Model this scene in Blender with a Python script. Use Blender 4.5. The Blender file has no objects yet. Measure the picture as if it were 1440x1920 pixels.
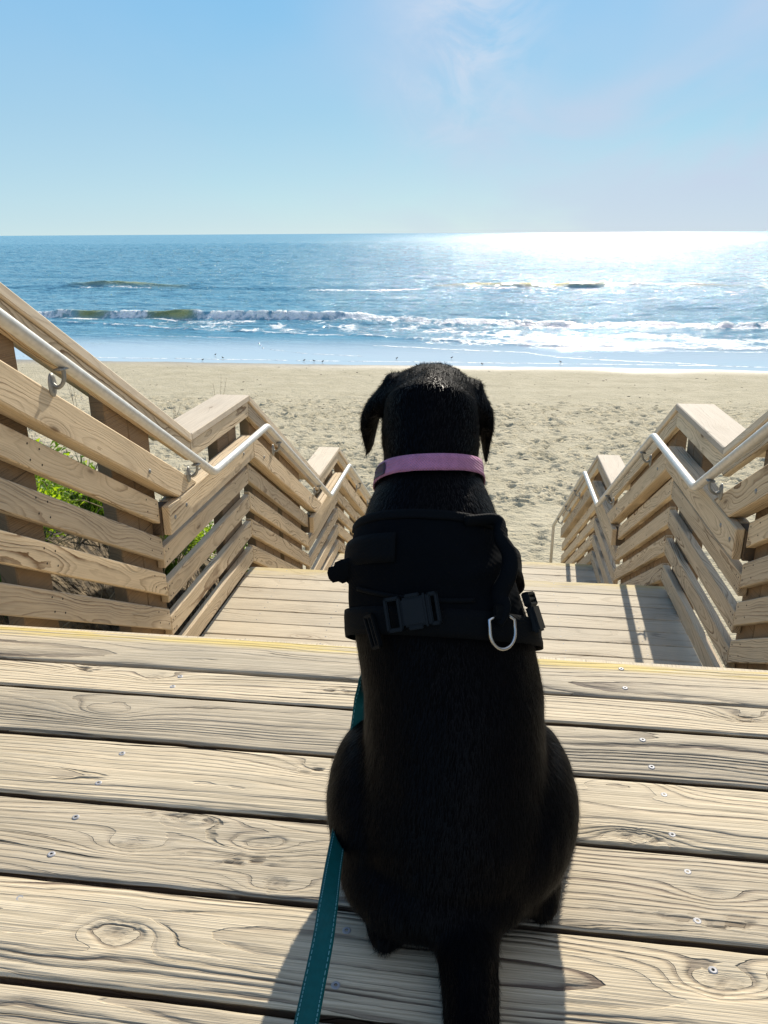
import bpy, bmesh, math, random
import numpy as np
from mathutils import Vector, Matrix, noise
from mathutils.bvhtree import BVHTree

random.seed(7); rng = np.random.default_rng(7)
scene = bpy.context.scene
COL = scene.collection

# ------------------------------------------------------------------ camera
CAM_H = 0.764
PITCH, ROLL, YAW, FPX = 0.34147, -0.006356, 0.131508, 1470.594
def cam_basis():
    cy, sy, cp, sp = math.cos(YAW), math.sin(YAW), math.cos(PITCH), math.sin(PITCH)
    f0 = Vector((-sy, cy, 0)); r0 = Vector((cy, sy, 0)); u0 = Vector((0, 0, 1))
    f = f0*cp-u0*sp; u = u0*cp+f0*sp
    return f, r0*math.cos(ROLL)+u*math.sin(ROLL), u*math.cos(ROLL)-r0*math.sin(ROLL)
CF, CR, CU = cam_basis()
CPOS = Vector((0, 0, CAM_H))
cam = bpy.data.cameras.new('camera'); cam_o = bpy.data.objects.new('camera', cam); COL.objects.link(cam_o)
cam.sensor_fit = 'VERTICAL'; cam.sensor_height = 36; cam.lens = 36*FPX/1920
cam.clip_start = 0.02; cam.clip_end = 60000
cam_o.matrix_world = Matrix((( CR.x, CU.x, -CF.x, 0), (CR.y, CU.y, -CF.y, 0), (CR.z, CU.z, -CF.z, CAM_H), (0, 0, 0, 1)))
scene.camera = cam_o

# ------------------------------------------------------------------ light
SUN_AZ, SUN_EL = math.radians(8.0), math.radians(33.0)       # azimuth to the right of the stairs' direction (+Y)
sun = bpy.data.lights.new('sun', 'SUN'); sun.energy = 3.7; sun.angle = math.radians(0.5); sun.color = (1.0, 0.92, 0.79)
sun_o = bpy.data.objects.new('sun', sun); COL.objects.link(sun_o)
SUN_DIR = Vector((math.sin(SUN_AZ)*math.cos(SUN_EL), math.cos(SUN_AZ)*math.cos(SUN_EL), math.sin(SUN_EL)))
sun_o.rotation_euler = SUN_DIR.to_track_quat('Z', 'Y').to_euler()
world = bpy.data.worlds.new('World'); scene.world = world; world.use_nodes = True

class G:
    """small helper for node graphs"""
    def __init__(s, tree): s.t = tree; s.n = tree.nodes; s.l = tree.links
    def node(s, typ, **kw):
        n = s.n.new(typ)
        for k, v in kw.items(): setattr(n, k, v)
        return n
    def put(s, sock, v):
        if isinstance(v, bpy.types.NodeSocket): s.l.new(v, sock)
        elif isinstance(v, (int, float)) and sock.type == 'VECTOR': sock.default_value = (v, v, v)
        elif isinstance(v, (tuple, list)) and sock.type == 'RGBA' and len(v) == 3: sock.default_value = (*v, 1)
        else: sock.default_value = v
    def m(s, op, a, b=0.0, c=0.0, clamp=False):
        n = s.node('ShaderNodeMath', operation=op, use_clamp=clamp)
        for i, v in enumerate((a, b, c)): s.put(n.inputs[i], v)
        return n.outputs[0]
    def v(s, op, a, b=(0, 0, 0), sc=None):
        n = s.node('ShaderNodeVectorMath', operation=op); s.put(n.inputs[0], a); s.put(n.inputs[1], b)
        if sc is not None: s.put(n.inputs['Scale'], sc)
        return n.outputs['Value'] if op in ('LENGTH', 'DOT_PRODUCT', 'DISTANCE') else n.outputs[0]
    def sep(s, a):
        n = s.node('ShaderNodeSeparateXYZ'); s.put(n.inputs[0], a); return n.outputs
    def comb(s, x=0., y=0., z=0.):
        n = s.node('ShaderNodeCombineXYZ')
        for i, q in enumerate((x, y, z)): s.put(n.inputs[i], q)
        return n.outputs[0]
    def attr(s, name): return s.node('ShaderNodeAttribute', attribute_name=name)
    def noise(s, vec, scale=1., detail=2., rough=.5, dist=0.):
        n = s.node('ShaderNodeTexNoise'); s.put(n.inputs['Vector'], vec); n.inputs['Scale'].default_value = scale
        n.inputs['Detail'].default_value = detail; n.inputs['Roughness'].default_value = rough; n.inputs['Distortion'].default_value = dist
        return n.outputs['Fac']
    def ramp(s, x, a, b, lo=0., hi=1., smooth=True):
        n = s.node('ShaderNodeMapRange', interpolation_type='SMOOTHSTEP' if smooth else 'LINEAR')
        s.put(n.inputs[0], x)
        for i, q in enumerate((a, b, lo, hi)): s.put(n.inputs[1+i], q)
        return n.outputs[0]
    def mix(s, f, a, b, mode='MIX'):
        n = s.node('ShaderNodeMix', data_type='RGBA', blend_type=mode)
        s.put(n.inputs[0], f); s.put(n.inputs[6], a); s.put(n.inputs[7], b); return n.outputs[2]
    def bump(s, h, dist, strength=1., normal=None):
        n = s.node('ShaderNodeBump'); s.put(n.inputs['Height'], h); n.inputs['Distance'].default_value = dist
        s.put(n.inputs['Strength'], strength)
        if normal is not None: s.l.new(normal, n.inputs['Normal'])
        return n.outputs[0]

w = G(world.node_tree); w.n.clear()
sky = w.node('ShaderNodeTexSky', sky_type='NISHITA'); sky.sun_disc = False
sky.sun_elevation = SUN_EL; sky.sun_rotation = SUN_AZ; sky.altitude = 0
sky.air_density = 1.0; sky.dust_density = 0.6; sky.ozone_density = 2.2
tc = w.node('ShaderNodeTexCoord').outputs['Generated']
sx, sy_, sz = w.sep(tc)
zc = w.m('MAXIMUM', sz, 0.0)
den = w.m('ADD', zc, 0.16)
cx = w.m('DIVIDE', sx, den); cyy = w.m('DIVIDE', sy_, den)
n1 = w.noise(w.comb(w.m('MULTIPLY', cx, 1.0), w.m('MULTIPLY', cyy, .42), 3.1), 1.05, 4, .5, .6)
n2 = w.noise(w.comb(w.m('MULTIPLY', cx, .8), w.m('MULTIPLY', cyy, .3), 9.7), .55, 2, .5)
veil = w.m('ADD', w.m('MULTIPLY', n1, .55), w.m('MULTIPLY', n2, .75))
side = w.ramp(sx, -.30, .20)         # the thin cloud sheet lies towards the sun's side
veil = w.m('MULTIPLY', w.ramp(veil, .47, .69), w.m('MULTIPLY_ADD', side, .90, .16))
veil = w.m('MULTIPLY', veil, w.ramp(sz, 0., .12, .55, 1.))
hs = w.node('ShaderNodeHueSaturation'); w.put(hs.inputs['Color'], sky.outputs[0])
hs.inputs['Saturation'].default_value = 1.18; hs.inputs['Value'].default_value = 1.0
cr = w.node('ShaderNodeValToRGB'); w.put(cr.inputs[0], w.m('POWER', zc, .6))
els = cr.color_ramp.elements; els[0].position = 0; els[0].color = (4.7, 6.3, 6.7, 1); els[1].position = 1; els[1].color = (.7, 2.0, 4.8, 1)
for p_, c_ in ((.14, (3.7, 5.7, 6.6)), (.28, (2.6, 4.85, 6.4)), (.46, (1.45, 4.0, 6.6)), (.7, (.9, 2.7, 5.8))):
    e_ = els.new(p_); e_.color = (*c_, 1)
base = w.mix(.92, hs.outputs[0], cr.outputs[0])       # the clear-sky model, evened out by the thin haze of the day
n3 = w.noise(w.comb(w.m('MULTIPLY', cx, 3.2), w.m('MULTIPLY', cyy, 1.1), 1.3), 1.3, 5, .62, .9)
band = w.m('ADD', sx, w.m('MULTIPLY_ADD', sz, -.10, .055))
band = w.m('EXPONENT', w.m('MULTIPLY', w.m('MULTIPLY', band, band), -230.))
wisp = w.m('MULTIPLY', w.m('MULTIPLY', band, w.ramp(sz, .04, .22)), w.ramp(n3, .36, .68))
skyc = w.mix(veil, base, (4.55, 5.2, 6.5))
skyc = w.mix(w.m('MULTIPLY', wisp, .75), skyc, (5.6, 6.0, 6.9))
bg = w.node('ShaderNodeBackground'); w.put(bg.inputs['Color'], skyc); bg.inputs['Strength'].default_value = 0.075
w.l.new(bg.outputs[0], w.node('ShaderNodeOutputWorld').inputs['Surface'])

vs = scene.view_settings
vs.view_transform = 'Standard'; vs.look = 'None'; vs.gamma = 1; vs.use_curve_mapping = False; vs.exposure = 0.75
scene.render.engine = 'CYCLES'
try:
    scene.cycles.use_denoising = True; scene.cycles.max_bounces = 8
    scene.cycles.sample_clamp_indirect = 8
except Exception: pass

# ------------------------------------------------------------------ mesh helpers
def link_obj(name, me, mats=None, parent=None, **props):
    o = bpy.data.objects.new(name, me); COL.objects.link(o)
    if mats is not None and me is not None and not me.materials:
        for m in (mats if isinstance(mats, (list, tuple)) else [mats]): me.materials.append(m)
    if parent is not None: o.parent = parent
    for k, v in props.items(): o[k] = v
    return o
def empty(name, loc=(0, 0, 0), **props):
    o = bpy.data.objects.new(name, None); COL.objects.link(o); o.location = loc; o.empty_display_size = .1
    for k, v in props.items(): o[k] = v
    bpy.context.view_layer.update()
    return o
def keep(o, parent):
    """parent while keeping the mesh's world coordinates (parents carry only a translation)"""
    o.parent = parent; o.location = Vector(o.location)-parent.matrix_world.translation
    return o
def from_np(name, V, F, smooth=False):
    me = bpy.data.meshes.new(name)
    V = np.asarray(V, np.float32)
    if isinstance(F, np.ndarray):
        k = F.shape[1]
        me.vertices.add(len(V)); me.vertices.foreach_set('co', V.ravel())
        me.loops.add(F.size); me.loops.foreach_set('vertex_index', F.astype(np.int32).ravel())
        me.polygons.add(len(F)); me.polygons.foreach_set('loop_start', np.arange(0, F.size, k, dtype=np.int32))
        me.polygons.foreach_set('loop_total', np.full(len(F), k, np.int32))
        me.update(calc_edges=True)
    else:
        me.from_pydata([tuple(map(float, p)) for p in V], [], F); me.update()
    if smooth: me.polygons.foreach_set('use_smooth', np.ones(len(me.polygons), bool))
    return me
def fattr(me, name, vals, typ='FLOAT'):
    a = me.attributes.new(name, typ, 'POINT')
    a.data.foreach_set('vector' if typ == 'FLOAT_VECTOR' else 'value', np.asarray(vals, np.float32).ravel())
def grid_faces(nr, nc, wrap=False):
    i = np.arange(nr-1)[:, None]; j = np.arange(nc if wrap else nc-1)[None, :]; jn = (j+1) % nc
    return np.stack([i*nc+j+0*i, i*nc+jn, (i+1)*nc+jn, (i+1)*nc+j], -1).reshape(-1, 4)
def tube_mesh(pts, rad, seg=12, flat=None, caps=True, up=(0, 0, 1)):
    """loft along points; rad: number or list; flat: (width factor, thickness factor)"""
    P = [Vector(p) for p in pts]; n = len(P)
    R = [rad]*n if isinstance(rad, (int, float)) else list(rad)
    V = []; F = []; prev = None
    for i, p in enumerate(P):
        t = (P[min(i+1, n-1)]-P[max(i-1, 0)]).normalized()
        if prev is None:
            a = Vector(up); a = (a-t*a.dot(t))
            if a.length < 1e-3: a = Vector((1, 0, 0)); a = a-t*a.dot(t)
        else: a = prev-t*prev.dot(t)
        a.normalize(); prev = a.copy(); b = t.cross(a)
        r = R[i]; ra, rb = (r, r) if isinstance(r, (int, float)) else r
        for k in range(seg):
            q = 2*math.pi*k/seg
            V.append(p+a*(ra*math.cos(q))+b*(rb*math.sin(q)))
    for i in range(n-1):
        for k in range(seg):
            k2 = (k+1) % seg
            F.append((i*seg+k, i*seg+k2, (i+1)*seg+k2, (i+1)*seg+k))
    if caps:
        F.append(tuple(range(seg-1, -1, -1))); F.append(tuple((n-1)*seg+k for k in range(seg)))
    return V, F
def merge(parts):
    V = []; F = []
    for v, f in parts:
        o = len(V); V += [Vector(p) for p in v]; F += [tuple(i+o for i in q) for q in f]
    return V, F
def ball(c, r, rot=None, sub=3):
    bm = bmesh.new(); bmesh.ops.create_icosphere(bm, subdivisions=sub, radius=1)
    M = Matrix.Diagonal((*r, 1)) if hasattr(r, '__len__') else Matrix.Diagonal((r, r, r, 1))
    if rot: M = Matrix.Rotation(rot[0], 4, 'X') @ Matrix.Rotation(rot[1], 4, 'Y') @ Matrix.Rotation(rot[2], 4, 'Z') @ M
    M = Matrix.Translation(c) @ M
    bm.verts.ensure_lookup_table()
    V = [M @ v.co for v in bm.verts]; F = [tuple(v.index for v in f.verts) for f in bm.faces]; bm.free()
    return V, F
def catmull(pts, n=8):
    P = [np.array(p, float) for p in pts]; P = [2*P[0]-P[1]]+P+[2*P[-1]-P[-2]]; out = []
    for i in range(1, len(P)-2):
        for k in range(n):
            t = k/n; a, b, c, d = P[i-1:i+3]
            out.append(.5*((2*b)+(-a+c)*t+(2*a-5*b+4*c-d)*t*t+(-a+3*b-3*c+d)*t**3))
    out.append(P[-2]); return out

# ------------------------------------------------------------------ materials
def new_mat(name):
    m = bpy.data.materials.new(name); m.use_nodes = True; g = G(m.node_tree); g.n.clear()
    out = g.node('ShaderNodeOutputMaterial'); b = g.node('ShaderNodeBsdfPrincipled'); g.l.new(b.outputs[0], out.inputs[0])
    return m, g, b, out
def simple(name, col, rough=.6, metal=0., spec=.5, bump=None):
    m, g, b, _ = new_mat(name)
    b.inputs['Roughness'].default_value = rough; b.inputs['Metallic'].default_value = metal
    b.inputs['Specular IOR Level'].default_value = spec
    geo = g.node('ShaderNodeNewGeometry').outputs['Position']
    n = g.noise(geo, 40, 3)
    g.put(b.inputs['Base Color'], g.mix(g.ramp(n, .3, .7), tuple(c*.82 for c in col), tuple(min(1, c*1.12) for c in col)))
    if bump: g.l.new(g.bump(g.noise(geo, bump[0], 3), bump[1]), b.inputs['Normal'])
    return m

def wood(name, light, dark, ring=105., line=.55, relief=.0016, crack=.5, swirl=.11, grey=.3, sand=0.0, yellow=False, knots=.5, fiber=.35):
    m, g, b, _ = new_mat(name)
    P = g.attr('Pb').outputs['Vector']; x, y, z = g.sep(P)
    kn = g.attr('kn').outputs['Fac']; kd = g.attr('kd').outputs['Fac']; tint = g.attr('tint').outputs['Fac']
    lo = g.noise(g.comb(g.m('MULTIPLY', x, 1.25), g.m('MULTIPLY', y, 3.2), g.m('MULTIPLY', z, 3.2)), 1., 2)
    md = g.noise(g.comb(g.m('MULTIPLY', x, 7.), g.m('MULTIPLY', y, 34), g.m('MULTIPLY', z, 34)), 1., 2)
    r = g.v('LENGTH', g.comb(0., y, z))
    # scattered knots
    vo = g.node('ShaderNodeTexVoronoi', feature='F1'); vo.inputs['Scale'].default_value = 1.
    yz = g.m('ADD', y, z)
    g.put(vo.inputs['Vector'], g.comb(g.m('MULTIPLY', x, 2.2), g.m('MULTIPLY', yz, 7.0), 0.5))
    d = vo.outputs['Distance']; rc = g.sep(vo.outputs['Color'])[0]
    on = g.m('MULTIPLY', g.m('GREATER_THAN', rc, 1-knots), 1.)
    kv = g.m('MULTIPLY', g.m('EXPONENT', g.m('MULTIPLY', g.m('MULTIPLY', d, d), -22.)), on)
    kcore = g.m('MULTIPLY', g.ramp(d, .10, .045), on)
    r = g.m('ADD', r, g.m('MULTIPLY', g.m('SUBTRACT', lo, .5), swirl))
    r = g.m('ADD', r, g.m('MULTIPLY', g.m('SUBTRACT', md, .5), .007))
    r = g.m('ADD', r, g.m('MULTIPLY', kv, .030))
    r = g.m('ADD', r, kn)
    r = g.m('ADD', r, g.m('MULTIPLY', g.noise(g.comb(g.m('MULTIPLY', r, 38.), g.m('MULTIPLY', x, .4), 0.), 1., 1), .020))
    hf = g.noise(g.comb(g.m('MULTIPLY', x, 26.), g.m('MULTIPLY', y, 110), g.m('MULTIPLY', z, 110)), 1., 2)
    r = g.m('ADD', r, g.m('MULTIPLY', g.m('SUBTRACT', hf, .5), .0022))
    rr_ = g.m('MULTIPLY', r, ring); fr = g.m('FRACT', rr_)
    wn = g.node('ShaderNodeTexWhiteNoise', noise_dimensions='1D'); g.put(wn.inputs['W'], g.m('FLOOR', rr_))
    ringv = g.m('MULTIPLY_ADD', wn.outputs['Value'], .85, .28)
    lin = g.m('POWER', fr, 3.2)                                   # late wood: slow rise
    lin = g.m('MULTIPLY', lin, g.ramp(fr, 1.0, .93))              # sharp far side
    lin = g.m('MULTIPLY', g.m('MULTIPLY', lin, 1.9, clamp=True), ringv)
    seg_ = g.noise(g.comb(g.m('MULTIPLY', x, 4.5), g.m('MULTIPLY', r, 70.), 5.), 1., 3, .6)
    lin = g.m('MULTIPLY', lin, g.ramp(seg_, .30, .60, .35, 1.15))
    fib = g.noise(g.comb(g.m('MULTIPLY', x, 5.), g.m('MULTIPLY', y, 420), g.m('MULTIPLY', z, 420)), 1., 3, .6)
    stain = g.noise(g.comb(g.m('MULTIPLY', x, 2.3), g.m('MULTIPLY', y, 9), g.m('MULTIPLY', z, 9)), 1., 4, .6)
    amp = g.ramp(g.noise(g.comb(g.m('MULTIPLY', x, .9), g.m('MULTIPLY', y, 6), 4.4), 1., 2), .32, .66, .35, 1.)
    # drying cracks that follow the grain
    ck = g.noise(g.comb(g.m('MULTIPLY', x, 2.6), g.m('MULTIPLY', r, 150), 1.7), 1., 2, .5)
    ckm = g.m('MULTIPLY', g.ramp(ck, .33, .26), crack)
    col = g.mix(g.m('MULTIPLY', g.m('MULTIPLY', lin, amp), line), light, dark)
    col = g.mix(g.m('MULTIPLY', g.ramp(stain, .45, .75), grey), col, tuple(.62*q for q in (light[0]*.92, light[1]*.95, light[2])))
    col = g.mix(fiber, col, g.mix(1., col, g.mix(g.ramp(fib, .3, .72), (.62, .60, .56), (1.12, 1.12, 1.12)), 'MULTIPLY'))
    col = g.mix(g.m('MULTIPLY', kcore, .75), col, tuple(q*.42 for q in dark))
    col = g.mix(g.m('MULTIPLY', kv, .25), col, dark)
    col = g.mix(kd, col, (dark[0]*.55, dark[1]*.5, dark[2]*.42))
    col = g.mix(ckm, col, (.03, .024, .018))
    if sand > 0:
        sn = g.noise(g.comb(g.m('MULTIPLY', x, 9), g.m('MULTIPLY', y, 14), 8.), 1., 5, .65)
        col = g.mix(g.m('MULTIPLY', g.ramp(sn, .56, .72), sand), col, (.40, .35, .26))
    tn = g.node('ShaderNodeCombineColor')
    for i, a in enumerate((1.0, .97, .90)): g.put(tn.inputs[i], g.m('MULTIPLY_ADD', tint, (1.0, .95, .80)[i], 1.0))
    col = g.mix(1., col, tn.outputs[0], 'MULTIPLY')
    if yellow:
        ym = g.attr('ye').outputs['Fac']
        wear = g.noise(g.comb(g.m('MULTIPLY', x, 3.), g.m('MULTIPLY', y, 150), g.m('MULTIPLY', z, 60)), 1., 4, .65)
        wear2 = g.noise(g.comb(g.m('MULTIPLY', x, 2.2), g.m('MULTIPLY', y, 10), 2.), 1., 3, .6)
        ymm = g.m('MULTIPLY', ym, g.ramp(g.m('ADD', wear, g.m('MULTIPLY', wear2, .8)), .78, .95))
        col = g.mix(g.m('MULTIPLY', ymm, .65), col, (.58, .43, .08))
    g.put(b.inputs['Base Color'], col)
    b.inputs['Roughness'].default_value = .72; b.inputs['Specular IOR Level'].default_value = .28
    h = g.m('ADD', g.m('MULTIPLY', g.m('MULTIPLY', lin, amp), -1.), g.m('MULTIPLY', fib, .28))
    h = g.m('SUBTRACT', h, g.m('MULTIPLY', ckm, 1.6))
    h = g.m('SUBTRACT', h, g.m('MULTIPLY', kd, .5))
    g.l.new(g.bump(h, relief), b.inputs['Normal'])
    return m

M_DECK = wood('weathered_deck_wood', (.60, .51, .365), (.115, .08, .06), ring=112, line=.95, relief=.0058, crack=1., grey=.55, sand=.6, yellow=True, knots=.12, fiber=.8, swirl=.062)
M_LAND = wood('sunbleached_landing_wood', (.56, .48, .35), (.26, .19, .12), ring=105, line=.55, relief=.0018, crack=.5, grey=.30, sand=.5, yellow=True, knots=.35, fiber=.40)
M_RAIL = wood('pine_rail_wood', (.64, .505, .33), (.17, .095, .042), ring=150, line=.95, relief=.0015, crack=.35, grey=.32, knots=.45)
M_CAP = wood('pale_cap_wood', (.62, .52, .385), (.33, .23, .14), ring=125, line=.6, relief=.0012, crack=.3, grey=.25, knots=.3)
M_POST = wood('brown_post_wood', (.25, .17, .095), (.12, .07, .04), ring=130, line=.65, relief=.0014, crack=.8, grey=.3, knots=.3)
M_GALV = simple('satin_aluminium', (.56, .54, .50), .45, .45)
for n_ in M_GALV.node_tree.nodes:
    if n_.type == 'MIX': n_.inputs[6].default_value = (.54, .52, .47, 1); n_.inputs[7].default_value = (.62, .60, .55, 1)
M_BRACK = simple('cast_bracket_metal', (.30, .30, .28), .55, .7, bump=(400, .0004))
M_SCREW = simple('screw_metal', (.34, .34, .35), .62, .4)
M_HOLE = simple('dark_hole', (.02, .016, .012), .9)

# ------------------------------------------------------------------ boards
def board_mesh(name, quad, x0, x1, bevel=.004, axis='Y', knots=(), fine=None, yel=None, tint=None, warp=.0):
    """quad: 4 points of the board's outline in the (Y,Z) plane, first edge = lower long edge; extruded in X.
    For decking (axis='X') quad runs across the board and the length is X."""
    q = [Vector((0, a, b)) for a, b in quad]
    bm = bmesh.new()
    A = [bm.verts.new((x0, p.y, p.z)) for p in q]; B = [bm.verts.new((x1, p.y, p.z)) for p in q]
    bm.faces.new(A[::-1]); bm.faces.new(B)
    for i in range(4): bm.faces.new((A[i], A[(i+1) % 4], B[(i+1) % 4], B[i]))
    bmesh.ops.recalc_face_normals(bm, faces=bm.faces)
    bmesh.ops.bevel(bm, geom=list(bm.edges), offset=bevel, segments=1, affect='EDGES', profile=.6)
    if fine:
        # cut the board lengthwise so that its edges can wander a little
        n = max(2, int(abs(x1-x0)/fine))
        for k in range(1, n):
            xx = x0+(x1-x0)*k/n
            bmesh.ops.bisect_plane(bm, geom=bm.verts[:]+bm.edges[:]+bm.faces[:], plane_co=(xx, 0, 0), plane_no=(1, 0, 0))
    me = bpy.data.meshes.new(name); bm.to_mesh(me); bm.free()
    n = len(me.vertices); co = np.empty(n*3, np.float32); me.vertices.foreach_get('co', co); co = co.reshape(-1, 3).astype(float)
    if axis == 'X':
        L = co[:, 0]; W = co[:, 1]-(quad[0][0]+quad[1][0])/2; T = co[:, 2]-quad[0][1]
    else:
        d = q[1]-q[0]; d.normalize(); o = q[0]; nn = Vector((0, -d.z, d.y))
        rel = co-np.array([0, o.y, o.z])
        L = rel @ np.array(d); W = rel @ np.array(nn); W = W-W.mean(); T = co[:, 0]-(x0+x1)/2
    s = random.random
    off = (s()*60, (s()-.5)*.16, .03+s()*.12)
    fattr(me, 'Pb', np.stack([L+off[0], W+off[1], T+off[2]], 1), 'FLOAT_VECTOR')
    t = (s()-.5)*.42 if tint is None else tint
    fattr(me, 'tint', np.full(n, t))
    if warp and fine:
        ph = s()*50
        wob = np.array([noise.noise(Vector((v[0]*3.1+ph, 0, 1 if v[1] > co[:, 1].mean() else 5))) for v in co])
        wob2 = np.array([noise.noise(Vector((v[0]*21+ph, 0, 1 if v[1] > co[:, 1].mean() else 5))) for v in co])
        co[:, 1] += wob*warp+wob2*warp*.5
        co[:, 2] += np.array([noise.noise(Vector((v[0]*1.4+ph, 9, 0))) for v in co])*warp*.8
        me.vertices.foreach_set('co', co.astype(np.float32).ravel())
    return me, off
def board(name, quad, x0, x1, mat, parent, **kw):
    me, _ = board_mesh(name, quad, x0, x1, **kw)
    o = link_obj(name, me, mat, parent); return o

SLOPE = 0.5725
ZD, Z1, Z2, Z3 = 0.0, -1.221, -2.281, -3.90
Y0, YE1, YE2 = 1.334, 4.407, 7.200
YS1, YS2 = 3.160, 5.950              # where each landing starts (foot of the last riser)
XL, XR = -1.409, 1.062               # inner faces of the slats
TH = .038

# ---- screw heads shared by all boards
def screw_mesh():
    V, F = [], []
    seg = 12
    prof = [(.0052, 0), (.0052, .0009), (.0040, .0016), (.0019, .0015), (.0016, .0002)]
    for r, z in prof:
        for k in range(seg): V.append((r*math.cos(2*math.pi*k/seg), r*math.sin(2*math.pi*k/seg), z))
    for i in range(len(prof)-1):
        for k in range(seg): F.append((i*seg+k, i*seg+(k+1) % seg, (i+1)*seg+(k+1) % seg, (i+1)*seg+k))
    F.append(tuple((len(prof)-1)*seg+k for k in range(seg)))
    me = from_np('screw', V, F)
    me.materials.append(M_SCREW); me.materials.append(M_HOLE)
    for p in me.polygons: p.material_index = 1 if p.index >= 3*seg else 0
    return me
ME_SCREW = screw_mesh()

# ---- the near deck: boards with knots where the photograph shows them
KN = [(-.446, .782, 1.0, 1, .62), (-.274, .804, 1.0, 1, .5), (-.406, .651, 1.25, 1, .7), (.274, .667, 1.2, 1, .8), (.217, .884, .9, 1, 1.0), (.446, 1.185, 1.0, 1, .7),
      (-.584, 1.190, .9, 1, .7), (-.728, 1.208, .8, 1, .7), (-.229, .970, .9, .0, .0), (-.392, .845, .9, -1, .9), (-.238, .740, .8, 1, .9), (.293, .789, .8, 1, .3), (.223, .995, 1.6, -1, .0),
      (-.564, 1.526, .8, 1, .8), (.62, .93, 1., 1, .8), (-.9, .93, 1.1, -1, .5), (-.62, 1.07, 1.3, -1, .0), (.1, .45, 1., 1, .8), (-.35, .5, 1.2, 1, .6)]
deck = empty('deck', (0, Y0, 0), kind='structure')
edges = [1.331, 1.221, 1.132, 1.002, .860, .718, .5775, .4345, .2915, .1485, .0055, -.1375, -.28, -.42]
XS = (-.542, -.138, .270)
def deck_board(i):
    ya, yb = edges[i+1]+.0040, edges[i]-.0040
    if i == 0: yb = edges[0]+.012                                  # nosing overhangs the riser
    x0, x1 = -1.44, 1.09
    if i <= 6:
        dx = .0045; nx = int((1.1+.85)/dx); ny = max(8, int((yb-ya)/dx))
        gx = np.concatenate([[x0], np.linspace(-1.1, .85, nx), [x1]])
    else:
        gx = np.linspace(x0, x1, 60); ny = 6
    gy = np.concatenate([[ya, ya+.0013, ya+.0028], np.linspace(ya+.005, yb-.005, ny), [yb-.0028, yb-.0013, yb]])
    X, Y = np.meshgrid(gx, gy)                                     # rows across
    Zt = np.zeros_like(X)
    ph = random.random()*40
    # edges wander, the face is slightly cupped and its edges are worn round
    ea = np.array([noise.noise(Vector((a*2.7+ph, 0, 1)))*.0022+noise.noise(Vector((a*23+ph, 0, 1)))*.0011 for a in gx])
    eb = np.array([noise.noise(Vector((a*2.7+ph, 4, 1)))*.0022+noise.noise(Vector((a*19+ph, 7, 1)))*.0011 for a in gx])
    tt = (Y-ya)/(yb-ya)
    Y = Y+(1-tt)**4*ea[None, :]+tt**4*eb[None, :]
    ed = np.minimum(tt, 1-tt)*(yb-ya)
    Zt -= .0028*np.exp(-(ed/.0018)**2)+.0006*np.exp(-(ed/.010)**2)
    Zt += np.array([noise.noise(Vector((a*1.3+ph, 2, 0)))*.0022 for a in gx])[None, :]
    kn = np.zeros_like(X); kd = np.zeros_like(X)
    for (kx, ky, sc, sg, dk) in KN:
        if not (ya-.01 <= ky <= yb+.01): continue
        sg = sg or 1
        dx_ = X-kx+.0025*np.sin((Y-ky)*150+kx*37)
        dy_ = Y-ky+.0012*np.sin((X-kx)*38+kx*61)+.0007*np.sin((X-kx)*121+ky*50)
        kn += sg*.022*sc*np.exp(-(dx_/(.050*sc))**2-(dy_/(.017*sc))**2)+sg*.012*sc*np.exp(-(dx_/(.15*sc))**2-(dy_/(.035*sc))**2)
        rr = np.hypot(dx_/(1.25), dy_)/(.0095*sc)
        ang = np.arctan2(dy_, dx_)
        rr = rr*(1+.16*np.sin(3*ang+kx*40)+.1*np.sin(7*ang+ky*90))
        kd = np.maximum(kd, dk*(.62*np.exp(-rr**2*1.6)*(.65+.35*np.sin(rr*9))+.22*np.exp(-((rr-1.2)/.12)**2)))
        Zt -= .0016*dk*np.exp(-((rr-1.3)/.2)**2)
    tornmask = 0
    for (tx, ty, tw) in ((-.39, .842, .05), (-.30, .775, .06), (.228, .878, .035), (.30, .75, .09), (-.23, .965, .04), (-.24, 1.185, .035), (.44, 1.18, .03), (-.73, 1.2, .03)):
        if ya < ty < yb:
            mm = np.exp(-((X-tx)/tw)**2-((Y-ty)/.010)**2)
            nz = np.array([[noise.noise(Vector((X[r, c]*46, Y[r, c]*330, 3))) for c in range(X.shape[1])] if True else 0 for r in range(X.shape[0])])
            pit = np.clip((nz+.02)*3.5, 0, 1)*mm
            Zt -= .0045*pit; kd = np.maximum(kd, .85*pit)
    nr, nc = X.shape
    V = np.stack([X, Y, Zt], -1).reshape(-1, 3)
    F = [tuple(r) for r in grid_faces(nr, nc)]
    # sides and underside
    nb = len(V); bz = -TH
    ring = list(range(nc))+[r*nc+nc-1 for r in range(1, nr)]+[(nr-1)*nc+c for c in range(nc-2, -1, -1)]+[r*nc for r in range(nr-2, 0, -1)]
    mid = V[ring].copy(); mid[:, 2] = -.0065; low = V[ring].copy(); low[:, 2] = bz
    V = np.vstack([V, mid, low]); k = len(ring)
    for a in range(k):
        F.append((ring[(a+1) % k], ring[a], nb+a, nb+(a+1) % k)); F.append((nb+(a+1) % k, nb+a, nb+k+a, nb+k+(a+1) % k))
    F.append(tuple(nb+k+a for a in range(k-1, -1, -1)))
    me = from_np('deck_board', V, F)
    sm = np.zeros(len(me.polygons), bool); sm[:(nr-1)*(nc-1)] = True; me.polygons.foreach_set('use_smooth', sm)
    ymid = (ya+yb)/2; n = len(V)
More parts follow.
